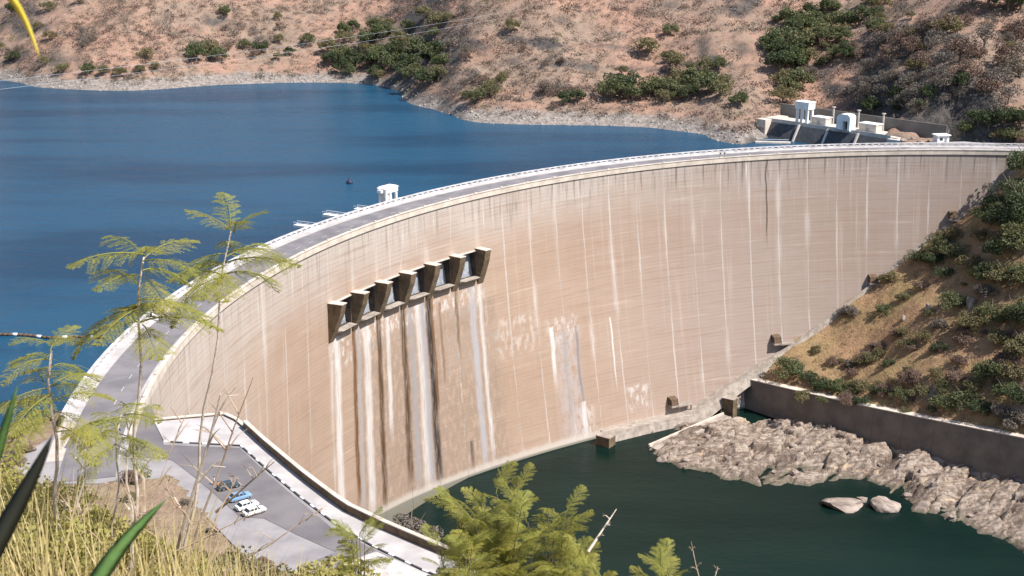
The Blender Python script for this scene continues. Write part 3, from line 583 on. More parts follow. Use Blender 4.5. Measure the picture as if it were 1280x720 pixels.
for i in range(69):
    a, b = kp[i], kp[i+1]; e = (b-a)/np.linalg.norm(b-a); q = np.array([e[1], -e[0], 0]); mb = MB(); mb.hexa([a-q*.02+(0,0,-.1), a+q*.28+(0,0,-.1), b+q*.28+(0,0,-.1), b-q*.02+(0,0,-.1)][::1], [a-q*.02+(0,0,.2), a+q*.28+(0,0,.2), b+q*.28+(0,0,.2), b-q*.02+(0,0,.2)]); wpart(mb, 'kerb_stone', MT['kerbdark' if i % 3 else 'white'], kb)
fw = empty('forecourt_wall', WL[3], 0, 'low parapet wall edging the forecourt above the river', 'wall')
wl = along([list(p) for p in WL], 26)
for i in range(25):
    a, b = wl[i], wl[i+1]; e = (b-a)/np.linalg.norm(b-a); q = np.array([-e[1], e[0], 0]); A = a+e*.03; B = b-e*.03; h = .5 if i < 5 else 1.7
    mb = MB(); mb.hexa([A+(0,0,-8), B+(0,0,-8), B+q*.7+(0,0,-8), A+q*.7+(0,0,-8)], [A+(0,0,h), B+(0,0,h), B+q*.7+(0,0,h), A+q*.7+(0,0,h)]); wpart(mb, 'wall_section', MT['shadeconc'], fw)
    mb = MB(); mb.hexa([A-q*.1+(0,0,h+.002), B-q*.1+(0,0,h+.002), B+q*.8+(0,0,h+.002), A+q*.8+(0,0,h+.002)], [A-q*.1+(0,0,h+.2), B-q*.1+(0,0,h+.2), B+q*.8+(0,0,h+.2), A+q*.8+(0,0,h+.2)]); wpart(mb, 'coping', MT['parapet'], fw)
# near slope + left bank terrain
LB = [(0,-6,103.5),(0,0,103.3),(0,4,101.2),(0,12,96.0),(2,25,87.5),(4,60,66),(2,110,36),(0,150,13),(0,172,1.0),(-6,182,-.6),(-15,185,-.6),(15,150,8),(30,100,28),(25,50,66),(15,12,94),(14,0,101),
      (-3,6,101.1),(-5,10,99.6),(-8,18,95.6),(-14,30,90.0),(-22,60,72),(-32,100,48),(-45,150,20),(-60,185,4),(-75,210,.5),(-88,232,-.6),(-16,0,104.5),(-30,30,94),(-60,80,68),(-100,120,45),(-140,200,14),(-118,262,-6),(-112,290,-18),(-130,290,-22),(-150,262,-12),(-100,265,-2.5),(-98,250,-.8),(-200,200,10),(-220,260,-14),(-95,285,-8)]
LB += [tuple(np.array(hit(x, y, 0))+(0,0,.1)) for x, y in ((60,640),(100,660),(180,690),(250,720),(150,620),(250,660),(330,690))]
for p in WL[2:]: LB += [(p[0]-2, p[1]-1, -2.5), (p[0]+2.5, p[1]+1.5, -7), (p[0]+22, p[1]+16, -45), (p[0]+50, p[1]+40, -112)]
LB += [(-70,285,-30),(-60,300,-60),(-55,330,-112),(-76,276,-14)]
from math import atan2
def inpoly(X, Y, P):
    r = np.zeros(X.shape, bool); n = len(P)
    for i in range(n):
        (xa, ya), (xb, yb) = P[i], P[(i+1) % n]; c = ((ya > Y) != (yb > Y)) & (X < (xb-xa)*(Y-ya)/(yb-ya+1e-12)+xa); r ^= c
    return r
foreP = [tuple(p) for p in fore]
hl0 = RBF(LB)
def hL(x, y):
    x = np.asarray(x, float); y = np.asarray(y, float); z = hl0(x, y); k = np.clip((y-2)/50, .05, 1)*np.clip(np.hypot(x+50, y-225)/60-.45, 0, 1)
    z = z+k*2.2*fbm(x/14, y/14, 4, 21)+.12*fbm(x/1.7, y/1.7, 3, 22)*np.clip((y-1)/6, 0, 1)*np.clip(np.hypot(x+50, y-225)/60-.45, 0.2, 1)
    return np.where(inpoly(x, y, foreP) & (y > 150), np.minimum(z, -.5), z)
grid_terrain('left_bank', hL, -230, 90, 36, 345, 1.5, MT['nearground'], lambda X, Y, Z: ~((np.hypot(X-CX, Y-CY) > RC-3) & (np.hypot(X-CX, Y-CY) < RC+14) & (Y > 262)) & ((Y < 300)|(X > -75)))
grid_terrain('near_slope', lambda x, y: hL(x, y)+.05, -45, 40, -8, 38, .4, MT['nearground'])

exec_order = None
# ------------------------------------------------------------------ intake works by the right abutment
it = empty('intake_structure', hit(1030,168,-2), 0, 'concrete power intake with dark shaded sloping slabs on the far side of the crest', 'intake')
d0, d1 = hit(958,149,-1.5), hit(1122,173,-1.5); ex = (d1-d0); LN = np.linalg.norm(ex); ex /= LN; ny = np.array([ex[1], -ex[0], 0])  # ny: towards camera / lake front
if ny[1] > 0: ny = -ny
def ib(mb, a0, a1, b0, b1, z0, z1, sl=0): # a along deck, b towards lake front
    P = lambda a, b, z: d0+ex*a+ny*b+(0,0,z)
    mb.hexa([P(a0,b0,z0),P(a0,b1+sl,z0),P(a1,b1+sl,z0),P(a1,b0,z0)], [P(a0,b0,z1),P(a0,b1,z1),P(a1,b1,z1),P(a1,b0,z1)]); return mb
wpart(ib(MB(), -2, LN, -14, 0, -14, 0), 'deck', MT['concrete'], it)
npan = 4; pw = (LN-8)/npan
for i in range(npan): wpart(ib(MB(), 4+i*pw+.5, 4+(i+1)*pw-.5, .02, .6, -16, -1.0, 9), 'shaded_slab', simple('slab_shade_%d' % i, (.045,.045,.05), (.075,.075,.08), .6, .8), it)  # sloping intake slabs, their shade put into the dark colour
for i in range(1, npan): wpart(ib(MB(), 4+i*pw-.45, 4+i*pw+.45, .03, 1.4, -16, -.3, 9), 'rib', MT['concrete'], it)
wpart(ib(MB(), -2.2, 3.6, -14.2, 5.5, -16, .6), 'end_wall', MT['parapet'], it)
wpart(ib(MB(), LN-4, LN+6, -12, 3, -16, -.4, 3), 'end_ramp', MT['concrete'], it)
wpart(ib(MB(), -4, LN+16, -17.5, -16.9, -8, 6.5), 'retaining_wall', MT['wallmid'], it)
wpart(ib(MB(), -1.5, LN-4, -.4, -.1, 0, .9), 'edge_kerb', MT['concrete'], it)
def atdeck(px, b=-6): # metres along the deck for a photo column
    a = min(np.linspace(-5, LN+30, 400), key=lambda a: abs((lambda q: 640+CF*q[0]/(q[1]*math.cos(CT)-(q[2]-CH)*math.sin(CT)))(d0+ex*a+ny*b)-px)); return a
rzd = math.atan2(ex[1], ex[0])
def decko(name, px, b, label, cat, grp=None): a = atdeck(px, b); return empty(name, d0+ex*a+ny*b, rzd, label, cat, grp)
t = decko('gantry_tower', 1005, -4, 'white gantry tower on four legs at the end of the intake deck', 'gantry')
for x in (-3.2,0,3.2):
    for y in (-2,2): MB().box(x-.55,x+.55,y-.55,y+.55,0,7.6).build('leg', MT['white'], t)
MB().box(-4.2,4.2,-2.9,2.9,7.604,11).build('head', MT['white'], t); MB().box(-4.5,4.5,-3.2,3.2,11.004,11.5).build('roof', MT['white'], t)
for px, nm, lab, s in ((1027,'machine_house','low pale machine house beside the gantry tower',(4.3,2.6,3.6)),(1088,'machine_house','low pale machine house between the deck posts',(4.9,2.8,3.8))):
    t = decko(nm, px, -8, lab, 'hut'); MB().box(-s[0],s[0],-s[1],s[1],0,s[2]).build('wall', MT['concrete'], t); MB().box(-s[0]-.3,s[0]+.3,-s[1]-.3,s[1]+.3,s[2]+.003,s[2]+.45).build('roof', MT['white'], t); MB().box(-.9,.9,-s[1]-.06,-s[1]-.003,0,2.2).build('door', MT['steel'], t)
t = decko('screen_crane', 1057, -1, 'white rounded screen cleaning crane with a dark open front', 'crane'); mb = MB(); pr = [(-4,0),(-4,6.4),(-3.2,7.8),(-1.5,8.4),(2.8,8.4),(4,7.2),(4,0),(2.6,0),(2.6,5),(-.2,5),(-.2,0)]
n = len(pr); mb.add([(x,-2.6,z) for x,z in pr]+[(x,2.6,z) for x,z in pr], [tuple(range(n)), tuple(range(2*n-1,n-1,-1))]+[(i,i+n,(i+1)%n+n,(i+1)%n) for i in range(n)]); mb.build('housing', MT['white'], t); MB().box(-.2,2.6,.5,2.4,0,5).build('opening_block', MT['dark'], t); MB().box(-4.4,4.4,-3.0,-2.62,0,.6).build('bogie', MT['steel'], t)  # dark block fills the crane's front opening
for px, lb_ in ((1041,'tall pale post on the intake deck between machine house and crane'),(1072,'tall pale post on the intake deck between crane and second machine house'),(1103,'tall pale post at the rubble end of the intake deck')):
    t = decko('deck_post', px, -13, lb_, 'post', 'posts on the intake deck'); MB().tube([(0,0,0),(0,0,8.6)], [.55,.45], 8).build('shaft', MT['concrete'], t); MB().box(-.75,.75,-.75,.75,8.602,9.1).build('cap', MT['parapet'], t)
p = hit(966,179,-10); t = empty('pontoon', p, R_(-8), 'flat pale pontoon moored under the intake end wall', 'pontoon'); MB().box(-9,9,-1.6,1.6,-.3,.7).build('hull', MT['concrete'], t); MB().box(-8.6,8.6,-1.3,1.3,.704,.9).build('deck', MT['parapet'], t); MB().tube([(-8,1,1.8),(8,1,1.8)], .08, 5).build('rail', MT['white'], t)
for px, py, s in ((1130,174,1.3),(1141,172,1.1),(1150,177,1.5),(1160,176,0.9),(1136,179,1.0)):
    q = hit(px, py, 0); q[2] = max(-.5, float(hU(q[0], q[1]))-.3); tag(put('rubble_block', bl[int(px) % 4], None, q, rnd.uniform(0,6), (s*1.4,s,s*.9)), 'pale rubble block heaped between the intake deck and the road', 'rubble', 'rubble by the intake')
q = hit(1176,177,0); t = empty('gate_hut', q, R_(10), 'white gatehouse hut at the right end of the crest road', 'hut'); MB().box(-3,3,-2.2,2.2,-1,3.1).build('wall', MT['white'], t); MB().box(-3.6,3.6,-2.8,2.8,3.104,3.5).build('roof', MT['white'], t); MB().box(-1.8,-.3,-2.26,-2.203,0.9,2.2).build('window', MT['glass'], t); MB().box(.6,1.8,-2.26,-2.203,-.9,2.1).build('door', MT['steel'], t); MB().tube([(3.5,0,0),(3.5,0,6)], .12, 6).build('mast', MT['steel'], t)
# abutment plaza at the right end of the crest
pl = [hit(*q,0)[:2] for q in ((1130,187),(1165,178),(1205,177),(1290,184),(1380,188),(1380,194),(1280,191.5),(1180,190))]
mb = MB(); mb.prism([tuple(p) for p in pl], -3, .1); tag(mb.build('abutment_plaza', MT['paving']), kind='structure')
# crest portal crane
p = pol(0,0); th = min(np.linspace(R_(100), R_(180), 2000), key=lambda t: abs(proj(pol(t, RC+18.5, .2))[0]-485)); c = pol(th, RC+18.5, .22); t = empty('portal_crane', c, th+math.pi/2, 'white portal crane standing on the crest beside the lake', 'crane'); t.scale = (.84,.84,.76)
for x in (-3.4,.6,3.4):
    for y in (-1.5,1.7): MB().box(x-.55,x+.55,y-.5,y+.5,0,5.4).build('leg', MT['white'], t)
MB().box(-4.1,4.1,-2.3,2.5,5.404,7.6).build('head', MT['white'], t); mb = MB(); mb.hexa([(-4.5,-2.6,7.604),(4.5,-2.6,7.604),(4.5,2.8,7.604),(-4.5,2.8,7.604)], [(-3.6,-1.9,8.4),(3.6,-1.9,8.4),(3.6,2.1,8.4),(-3.6,2.1,8.4)]); mb.build('roof', MT['white'], t); MB().box(-5.5,5.5,-2.6,3,-2.4,-.01).build('pad', MT['concrete'], t); MB().box(4.104,6,-1,1.2,5.8,7.2).build('counterweight', MT['white'], t); MB().box(1.2,2.8,-1.4,1.6,1,5.4).build('panel', MT['white'], t)
# lamp stubs on parapet
for px, py in ((500,259),(507,257)):
    th, z, p = face_hit(px, py+8); c = pol(th, RC-.2, 1.36); t = empty('lamp_post', c, 0, 'short dark lamp on the downstream parapet of the crest', 'lamp', 'lamps on the parapet'); MB().tube([(0,0,0),(0,0,1.6)], .12, 6).build('pole', MT['steel'], t); MB().box(-.3,.3,-.3,.3,1.602,2.1).build('lantern', MT['dark'], t)
# boom of floats, buoy, cables
a, b = hit(-120,416,-10), hit(128,422,-10); bo = empty('float_boom', b, 0, 'string of small floats stretched across the lake to the dam', 'boom'); mb = MB(); fp = []
for i in range(40): f = i/39; q = a*(1-f)+b*f; q = q+(0, 1.5*math.sin(f*6)+.5*math.sin(f*23), .15); fp.append(q)
mb.tube(fp, .14, 5); wpart(mb, 'cable', MT['kerbdark'], bo)
fm = MB(); fm.tube([(-.8,0,.25),(-.6,0,.25),(.6,0,.25),(.8,0,.25)], [.1,.45,.45,.1], 8); fme = fm.mesh('float', MT['float'], True); fdm = MB().tube([(-.8,0,.2),(-.6,0,.2),(.6,0,.2),(.8,0,.2)], [.1,.4,.4,.1], 8).mesh('float', MT['brown'], True)
for i in range(0, 40): fixp(put('float', fme if i % 5 == 2 else fdm, bo, fp[i], rnd.uniform(-.3,.3)), bo)
q = hit(437,229,-10); t = empty('mooring_buoy', q, .4, 'dark mooring buoy floating off the crest', 'buoy'); mb = MB(); mb.tube([(0,0,-.6),(0,0,0),(0,0,.8),(0,0,1.3),(0,0,2.4)], [.9,1.5,1.45,.7,.25], 12); mb.build('body', MT['boat'], t, True); MB().tube([(0,0,2.4),(0,0,3.4)], .12, 6).build('mast', MT['boat'], t)
for dy in (0, 12):
    A, B = hitY(-260, 141-dy, 330), hitY(620, 24-dy*.6, 800); mb = MB(); pts = []
    for i in range(40): f = i/39; q = A*(1-f)+B*f; pts.append(q-(0,0,10*f*(1-f)))
    o = mb.tube(pts, .045, 5).build('power_cable', MT['cable']); tag(o, 'thin power cable strung across the lake', 'cable', 'cables over the lake')

# ------------------------------------------------------------------ cars and a bystander on the forecourt
def car(loc, rz, paint, label, grp=None):
    t = empty('parked_car', loc, rz, label, 'car')
    def loft(name, secs, mt, par=t):
        mb = MB(); n = len(secs[0]); V = [p for s in secs for p in s]; F = []
        for i in range(len(secs)-1):
            for j in range(n): F.append((i*n+j, i*n+(j+1)%n, (i+1)*n+(j+1)%n, (i+1)*n+j))
        F += [tuple(range(n-1,-1,-1)), tuple((len(secs)-1)*n+j for j in range(n))]; mb.add(V, F); return mb.build(name, mt, par, False)
    def sec(x, w, z0, z1, wt): return [(x,-w,z0),(x,w,z0),(x,w*1.02,(z0+z1)*.55),(x,wt,z1),(x,-wt,z1),(x,-w*1.02,(z0+z1)*.55)]
    loft('body', [sec(-2.1,.72,.42,.82,.66), sec(-1.95,.8,.3,.92,.72), sec(-1.1,.82,.28,.96,.76), sec(.6,.82,.28,.96,.76), sec(1.5,.81,.28,.9,.72), sec(2.0,.78,.32,.82,.68), sec(2.12,.7,.42,.7,.62)], paint)
    def cs(x, z0, z1, w0, w1): return [(x,-w0,z0),(x,w0,z0),(x,w1,z1),(x,-w1,z1)]
    loft('window_band', [cs(-1.75,.94,.97,.72,.7), cs(-1.2,.955,1.36,.745,.6), cs(.35,.955,1.38,.745,.6), cs(1.05,.93,.96,.73,.7)], MT['glass'])
    loft('roof', [cs(-1.28,1.33,1.39,.6,.57), cs(-.5,1.37,1.44,.62,.58), cs(.4,1.365,1.41,.6,.57)], paint)
    for sx in (-1.18,.36,-.35):
        for sy in (-1,1): mb = MB(); mb.hexa([(sx-.05,sy*.76-.02,.95),(sx+.05,sy*.76-.02,.95),(sx+.05,sy*.76+.02,.95),(sx-.05,sy*.76+.02,.95)], [(sx-.03,sy*.605-.02,1.37),(sx+.06,sy*.605-.02,1.37),(sx+.06,sy*.605+.02,1.37),(sx-.03,sy*.605+.02,1.37)]); mb.build('pillar', paint, t)
    for x in (-1.3,1.32):
        for y in (-.72,.72):
            wv = MB().tube([(x,y-.1,.31),(x,y+.1,.31)], .31, 14).build('wheel', MT['tyre'], t); MB().tube([(x,y-.115,.31),(x,y+.115,.31)], .17, 10).build('rim', MT['chrome'], wv)
    for y in (-.52,.52): MB().box(2.06,2.14,y-.14,y+.14,.56,.7).build('headlight', MT['chrome'], t); MB().box(-2.12,-2.05,y-.13,y+.13,.6,.74).build('tail_light', MT['brown'], t)
    for x in (-2.16,2.14): MB().box(x-.05,x+.07,-.74,.74,.38,.5).build('bumper', MT['chrome'], t)
    return t
ca = (hit(330,630,0)-hit(296,640,0)); crz = math.atan2(ca[1], ca[0])
for px, py, paint, lab in ((318,640,'carwhite','white saloon car at the end of the parked row, farthest from the dark car'),(309,633,'carwhite','white car parked between the other white car and the blue car'),(300,622,'carblue','light blue car parked between the white and dark cars'),(286,608,'cardark','dark car with a person beside it at the end of the row')):
    p = hit(px, py+2, .03); car(p, crz+rnd.uniform(-.06,.06), MT[paint], lab)
def person(loc, rz, label, top, bottom):
    me = bpy.data.meshes.new('body'); V = [(0,0,.95),(0,0,1.2),(0,0,1.42),(0,0,1.52),(0,0,1.66),(.1,0,.9),(.12,.03,.5),(.13,-.02,.07),(.13,.12,.04),(-.1,0,.9),(-.12,-.03,.5),(-.13,-.05,.07),(-.13,.09,.04),(.2,0,1.4),(.25,0,1.12),(.24,.1,.88),(-.2,0,1.4),(-.26,0,1.12),(-.24,.1,.88)]
    Eg = [(0,1),(1,2),(2,3),(3,4),(0,5),(5,6),(6,7),(7,8),(0,9),(9,10),(10,11),(11,12),(2,13),(13,14),(14,15),(2,16),(16,17),(17,18)]
    Rd = [.14,.13,.13,.06,.11,.1,.07,.05,.04,.1,.07,.05,.04,.07,.05,.04,.07,.05,.04]
    me.from_pydata(V, Eg, []); t = empty('person', loc, rz, label, 'person'); o = put('body', me, t); md = o.modifiers.new('s', 'SKIN')
    for i, r in enumerate(Rd): me.skin_vertices[0].data[i].radius = (r, r*.8)
    me.skin_vertices[0].data[0].use_root = True; o.modifiers.new('d', 'SUBSURF').levels = 1; o.modifiers['d'].render_levels = 2
    g = G('clothed_figure', .8); sz = g.n('SeparateXYZ'); g.L(g.obj(), sz.inputs[0]); z = sz.outputs[2]; c = g.mix(g.ss(z, .93, .95), bottom, top); c = g.mix(g.ss(z, 1.46, 1.48), c, (.17,.1,.065)); c = g.mix(g.ss(z, 1.69, 1.71), c, (.02,.015,.012)); me.materials.append(g.done(c))
    bm2 = bmesh.new(); bmesh.ops.create_icosphere(bm2, subdivisions=2, radius=.125)
    for v in bm2.verts: v.co.z = v.co.z*1.0+1.67; v.co.y -= .02
    hm = bpy.data.meshes.new('hair'); bm2.to_mesh(hm); bm2.free(); hm.materials.append(MT['dark']); put('hair', hm, t); return t
person(hit(273,612,.03), .6, 'person in an orange top standing beside the dark car', (.5,.2,.07), (.06,.06,.09)); person(hit(268,606,.03), 2, 'person in a pale shirt standing beyond the dark car', (.7,.66,.6), (.1,.08,.07))

# ------------------------------------------------------------------ vegetation
def leafquads(C, S, rg, asp=.6, flat=0.):
    n = len(C); a = rg.normal(size=(n,3)); a /= np.linalg.norm(a, axis=1)[:,None]; b = rg.normal(size=(n,3)); b -= a*(a*b).sum(1)[:,None]; b /= np.linalg.norm(b, axis=1)[:,None]
    if flat: a[:,2] *= 1-flat; b[:,2] *= 1-flat
    a = a*S[:,None]; b = b*S[:,None]*asp; V = np.stack([C-a, C+b-a*.1, C+a, C-b-a*.1], 1).reshape(-1,3); return V, np.arange(4*n).reshape(-1,4)
def crown(seed, rx=1., rz=.8, ncl=12, nl=50, ls=.13, base=.55):
    rg = np.random.default_rng(seed); C = []
    for i in range(ncl):
        d = rg.normal(size=3); d /= np.linalg.norm(d); d[2] = abs(d[2])*1.1-.28; rr = rg.uniform(.42,.9); c = d*rr*np.array([rx,rx*rg.uniform(.8,1.1),rz]); cr = rg.uniform(.22,.42)*rx
        q = rg.normal(size=(nl,3)); q /= np.linalg.norm(q, axis=1)[:,None]; q *= (rg.uniform(.55,1.,nl)**.6*cr)[:,None]; q[:,2] *= .75; C.append(c+q)
    C = np.concatenate(C); C[:,2] += base+rz*.45; S = rg.uniform(.55,1.25,len(C))*ls; return leafquads(C, S, rg)
def trunkmesh(seed, h=.75, r=.06):
    rg = np.random.default_rng(seed); mb = MB(); top = np.array([rg.normal()*.06, rg.normal()*.06, h]); mb.tube([(0,0,-.35),(top[0]*.4,top[1]*.4,h*.5),top], [r*1.25,r,r*.7], 6)
    for i in range(5): a = i*1.26+rg.uniform(0,.6); mb.tube([top*(.55+.08*i), top*.75+np.array([math.cos(a)*.25,math.sin(a)*.25,.22]), top+np.array([math.cos(a)*.55,math.sin(a)*.55,.3+rg.uniform(0,.25)])], [r*.55,r*.35,r*.14], 5)
    return mb.mesh('trunk', MT['bark'])
def crown_me(seed, mt, **k): V, F = crown(seed, **k); return npmesh('crown', V, F, mt)
TR = [trunkmesh(i) for i in range(3)]
CR = {k: [crown_me(100*i+s, MT[m], ncl=c, nl=n, ls=l, rz=rz) for s in range(4)] for i, (k, m, c, n, l, rz) in enumerate((('g','treeg',15,120,.07,.8),('o','treeo',15,105,.068,.8),('d','treed',15,120,.07,.8),('y','dryleaf',13,90,.058,.7),('s','greyleaf',13,90,.052,.75)))}
BG = {k: [crown_me(1000+100*i+s, MT[m], ncl=18, nl=190, ls=.05, rz=.75, base=.1) for s in range(4)] for i, (k, m) in enumerate((('g','treeg'),('o','treeo'),('d','treed'),('y','dryleaf'),('s','greyleaf')))}
def march(px, py, fn, Y0, Y1, st=1.5):
    d = ray(px, py); Y = np.arange(Y0, Y1, st); X = d[0]/d[1]*Y; Z = CH+d[2]/d[1]*Y; k = np.nonzero(fn(X, Y) > Z)[0]
    if len(k) == 0: return None
    i = k[0]; return np.array([X[i], Y[i], float(fn(X[i], Y[i]))])
cnt = [0]
def tree(p, size, kind, label, group, lib=CR, name='tree', cat='tree', squash=1.):
    cnt[0] += 1; t = empty(name, p, rnd.uniform(0,6.28), label, cat, group); t.scale = (size, size*rnd.uniform(.9,1.1), size*squash)
    put('trunk', TR[cnt[0] % 3], t); put('crown', lib[kind][cnt[0]//2 % 4], t); return t
far = [ # px, py (foot), crown radius m, kind, cluster
 ('A', 'shoreline shrub on the left headland of the lake', [(20,78,3.5,'d'),(80,92,4,'o'),(110,96,4,'g'),(130,95,3.4,'o'),(150,96,3.6,'o'),(175,92,3,'o'),(195,88,3,'o'),(58,82,3,'o'),(15,20,5,'d'),(60,14,4,'o'),(100,6,3,'o')]),
 ('B', 'rounded tree above the pale rocky bank left of the shaded gully', [(245,76,6,'g'),(262,72,6.5,'o'),(272,78,5,'g'),(305,62,3.6,'g'),(327,66,4.4,'d'),(280,20,4,'g'),(362,70,3,'d')]),
 ('C', 'tree in the dark gully running down to the lake', [(385,58,4.5,'g'),(410,68,5.5,'o'),(425,78,6,'g'),(440,84,6,'d'),(455,88,6,'d'),(470,84,6.5,'g'),(488,90,6,'g'),(505,98,6,'d'),(520,104,6,'g'),(535,108,5.5,'d'),(548,102,5,'o'),(460,58,6.5,'g'),(480,50,6,'g'),(500,56,6,'o'),(520,70,6,'g'),(540,78,6,'g'),(430,56,5,'o'),(470,38,5,'g'),(545,36,5.5,'o'),(530,26,5,'o'),(560,30,4,'o'),(500,20,4,'s'),(580,20,4,'s'),(495,74,6,'d'),(470,100,5,'d'),(512,88,6,'d'),(415,82,5.5,'d'),(430,92,5,'d')]),
 ('D', 'scattered shrub on the bare middle spur above the pale shoreline', [(595,130,4.5,'g'),(612,122,4,'o'),(570,120,3,'s'),(640,42,4,'o'),(620,118,3,'s'),(720,130,4,'d'),(700,120,3.5,'s'),(705,132,4,'d'),(560,62,4,'s'),(585,70,4,'s'),(680,110,2.5,'s')]),
 ('E', 'tree casting shade on the lakeside slope beside the intake rocks', [(765,124,6,'g'),(778,118,7,'d'),(790,128,5,'g'),(812,122,6,'g'),(825,116,5,'o'),(850,112,6,'o'),(868,112,6,'g'),(885,118,6,'g'),(900,124,5,'o'),(810,70,5.5,'o'),(838,46,4,'g'),(845,88,5,'o'),(880,92,4.5,'o'),(925,134,4,'g'),(905,110,4,'o'),(860,128,4.6,'d'),(840,122,5,'g')]),
 ('F', 'dense tree in the gully above the intake deck', [(975,60,6,'g'),(990,52,6.5,'d'),(1005,46,6.5,'g'),(1020,42,6.5,'g'),(1040,40,6,'g'),(1060,36,5.5,'g'),(985,76,6.5,'d'),(1000,68,6.5,'g'),(1015,60,6,'o'),(1030,58,6,'g'),(1050,54,5,'g'),(975,92,6,'d'),(992,88,6,'g'),(1010,84,5,'o'),(1085,28,5.5,'d'),(1092,42,5,'g'),(1085,10,5,'d'),(960,66,4,'g'),(980,108,5,'o'),(995,112,6,'g'),(978,130,5,'o'),(985,120,5,'g'),(1010,106,5,'s'),(1100,16,5,'o'),(985,30,5,'g'),(1012,24,5,'d'),(1035,18,5,'g')]),
 ('G', 'scrub tree on the dry hillside over the shaded rock cut', [(1140,70,5,'y'),(1165,60,5,'s'),(1200,76,6,'y'),(1230,60,6,'s'),(1255,84,6,'y'),(1110,80,5,'y'),(1090,92,4,'s'),(1180,40,5,'y'),(1245,110,5,'s'),(1210,104,5,'y'),(1260,14,7,'d'),(1235,10,7,'d'),(1215,8,6,'d'),(1275,12,7,'d'),(1130,50,5,'s'),(1180,86,5,'s'),(1150,90,5,'y'),(1120,60,4.5,'y'),(1230,124,5,'y'),(1260,130,5,'s'),(1275,100,6,'s'),(1100,60,4.5,'s'),(1280,50,6,'y')]),
 ('H', 'bush on the shaded rock cut behind the right end of the crest', [(1205,172,3.6,'g'),(1250,180,3,'o'),(1262,180,3,'g'),(1274,180,3,'o'),(1235,168,4,'d'),(1222,160,4,'d'),(1255,160,5,'d'),(1275,165,5,'d'),(1244,150,5,'s')])]
XT = {'A':(95,70,100,40,12,'ooys'),'C':(480,66,85,38,26,'ggodo'),'D':(640,90,90,60,16,'ssoy'),'E':(840,104,78,26,18,'goog'),'F':(1020,55,66,46,24,'gdgo'),'G':(1170,70,110,55,46,'yysso'),'B':(290,50,80,40,12,'osys'),'H':(1125,126,75,26,30,'dssdss')}
for key, lab, L in far:
    cx_, cy_, rx_, ry_, n_, ks_ = XT[key]
    for _ in range(n_):
        a_ = rnd.uniform(0,6.28); q_ = rnd.uniform(0,1)**.5; L.append((cx_+rx_*q_*math.cos(a_), cy_+ry_*q_*math.sin(a_), rnd.uniform(2.2,4.6), rnd.choice(ks_)))
    for px, py, s, k in L:
        p = march(px, py, hU, 560, 1300)
        if p is None or p[2] < -9: continue
        kw = {'g':'green','o':'olive','d':'dark green','y':'dry brown','s':'grey leafless'}[k]; tree(p-(0,0,.35*s), s*1.55, k, kw+' '+lab, kw+' '+lab)
# shaded trees and bushes on the right bank below the crest
rb = [(1285,215,7,'d'),(1268,250,6.5,'d'),(1250,262,5.5,'d'),(1240,280,5.5,'g'),(1262,285,7,'d'),(1280,270,7.5,'d'),(1275,310,6.5,'g'),(1225,300,3,'o'),(1255,315,5.5,'d'),(1185,300,4.2,'o'),(1175,312,4.5,'g'),(1195,325,4.5,'g'),(1215,338,4.2,'o'),(1165,330,4,'d'),(1235,350,5,'g'),(1260,355,5.5,'o'),(1280,350,5,'g'),
      (1110,352,3.4,'o'),(1145,325,3,'g'),(1105,392,2.6,'g'),(1062,395,3.2,'s'),(1155,425,3,'o'),(1190,385,4.2,'g'),(1215,410,4.4,'o'),(1240,400,4.5,'g'),(1270,400,5,'g'),(1250,430,4,'o'),(1205,430,3,'y'),(1175,410,2.8,'s'),(1280,440,5,'o'),(1260,455,4,'y'),
      (985,470,5,'g'),(1010,476,3.2,'d'),(1030,486,3.4,'d'),(1050,490,3.6,'g'),(1075,488,3.4,'o'),(1100,495,3,'d'),(1125,498,3.4,'g'),(1150,496,3,'o'),(1090,452,2.8,'o'),(1100,445,2.2,'o'),(1130,478,2.6,'y'),(1180,512,3.8,'g'),(1205,508,4.4,'g'),(1225,515,3.6,'d'),(1250,524,3.8,'s'),(1270,532,4,'s'),(1240,478,5.4,'g'),(1265,470,4.6,'o'),(1215,488,3.4,'o'),(1280,505,5,'d'),(1170,470,2.4,'o'),(1140,440,2,'y'),(1065,470,2.4,'y'),(1040,455,2.2,'y'),(1120,420,2,'y'),(1290,400,6,'d'),(1230,372,3.4,'s'),(1150,360,2.6,'y'),(1130,375,2.4,'o'),(1200,455,2.6,'y'),(1020,440,2,'o'),(1180,345,3,'d'),(1160,395,2,'o'),(1255,495,4,'g')]
for _ in range(46):
    a_, b_ = rnd.random(), rnd.random()**.7; rb.append((1000+a_*285, 505-a_*205*(1-b_)+a_*35*b_-60*(1-b_)*(1-a_)*.4, rnd.uniform(1.2,2.8), rnd.choice('ooyysgyd')))
for px, py, s, k in rb:
    p = march(px, py, hR, 380, 640, .8)
    if p is None: continue
    kind = {'g':'green','o':'olive','d':'dark green','y':'dry straw coloured','s':'grey leafless'}[k]
    tree(p-(0,0,.22*s), s*1.7, k, '%s bush growing on the steep right bank below the dam crest' % kind, kind+' bushes on the right bank', BG, 'bush', 'bush', .9)
for px, py, s in ((1212,385,2.6),(1228,315,1.6),(1175,440,1.3),(1160,388,1.6),(1130,400,1.2)):
    p = march(px, py, hR, 380, 640, .8); tag(put('outcrop', bl[int(px) % 4], None, p, rnd.uniform(0,6), (s,s,s*1.7)), 'grey rock outcrop among the bushes of the right bank', 'rock', 'outcrops on the right bank')
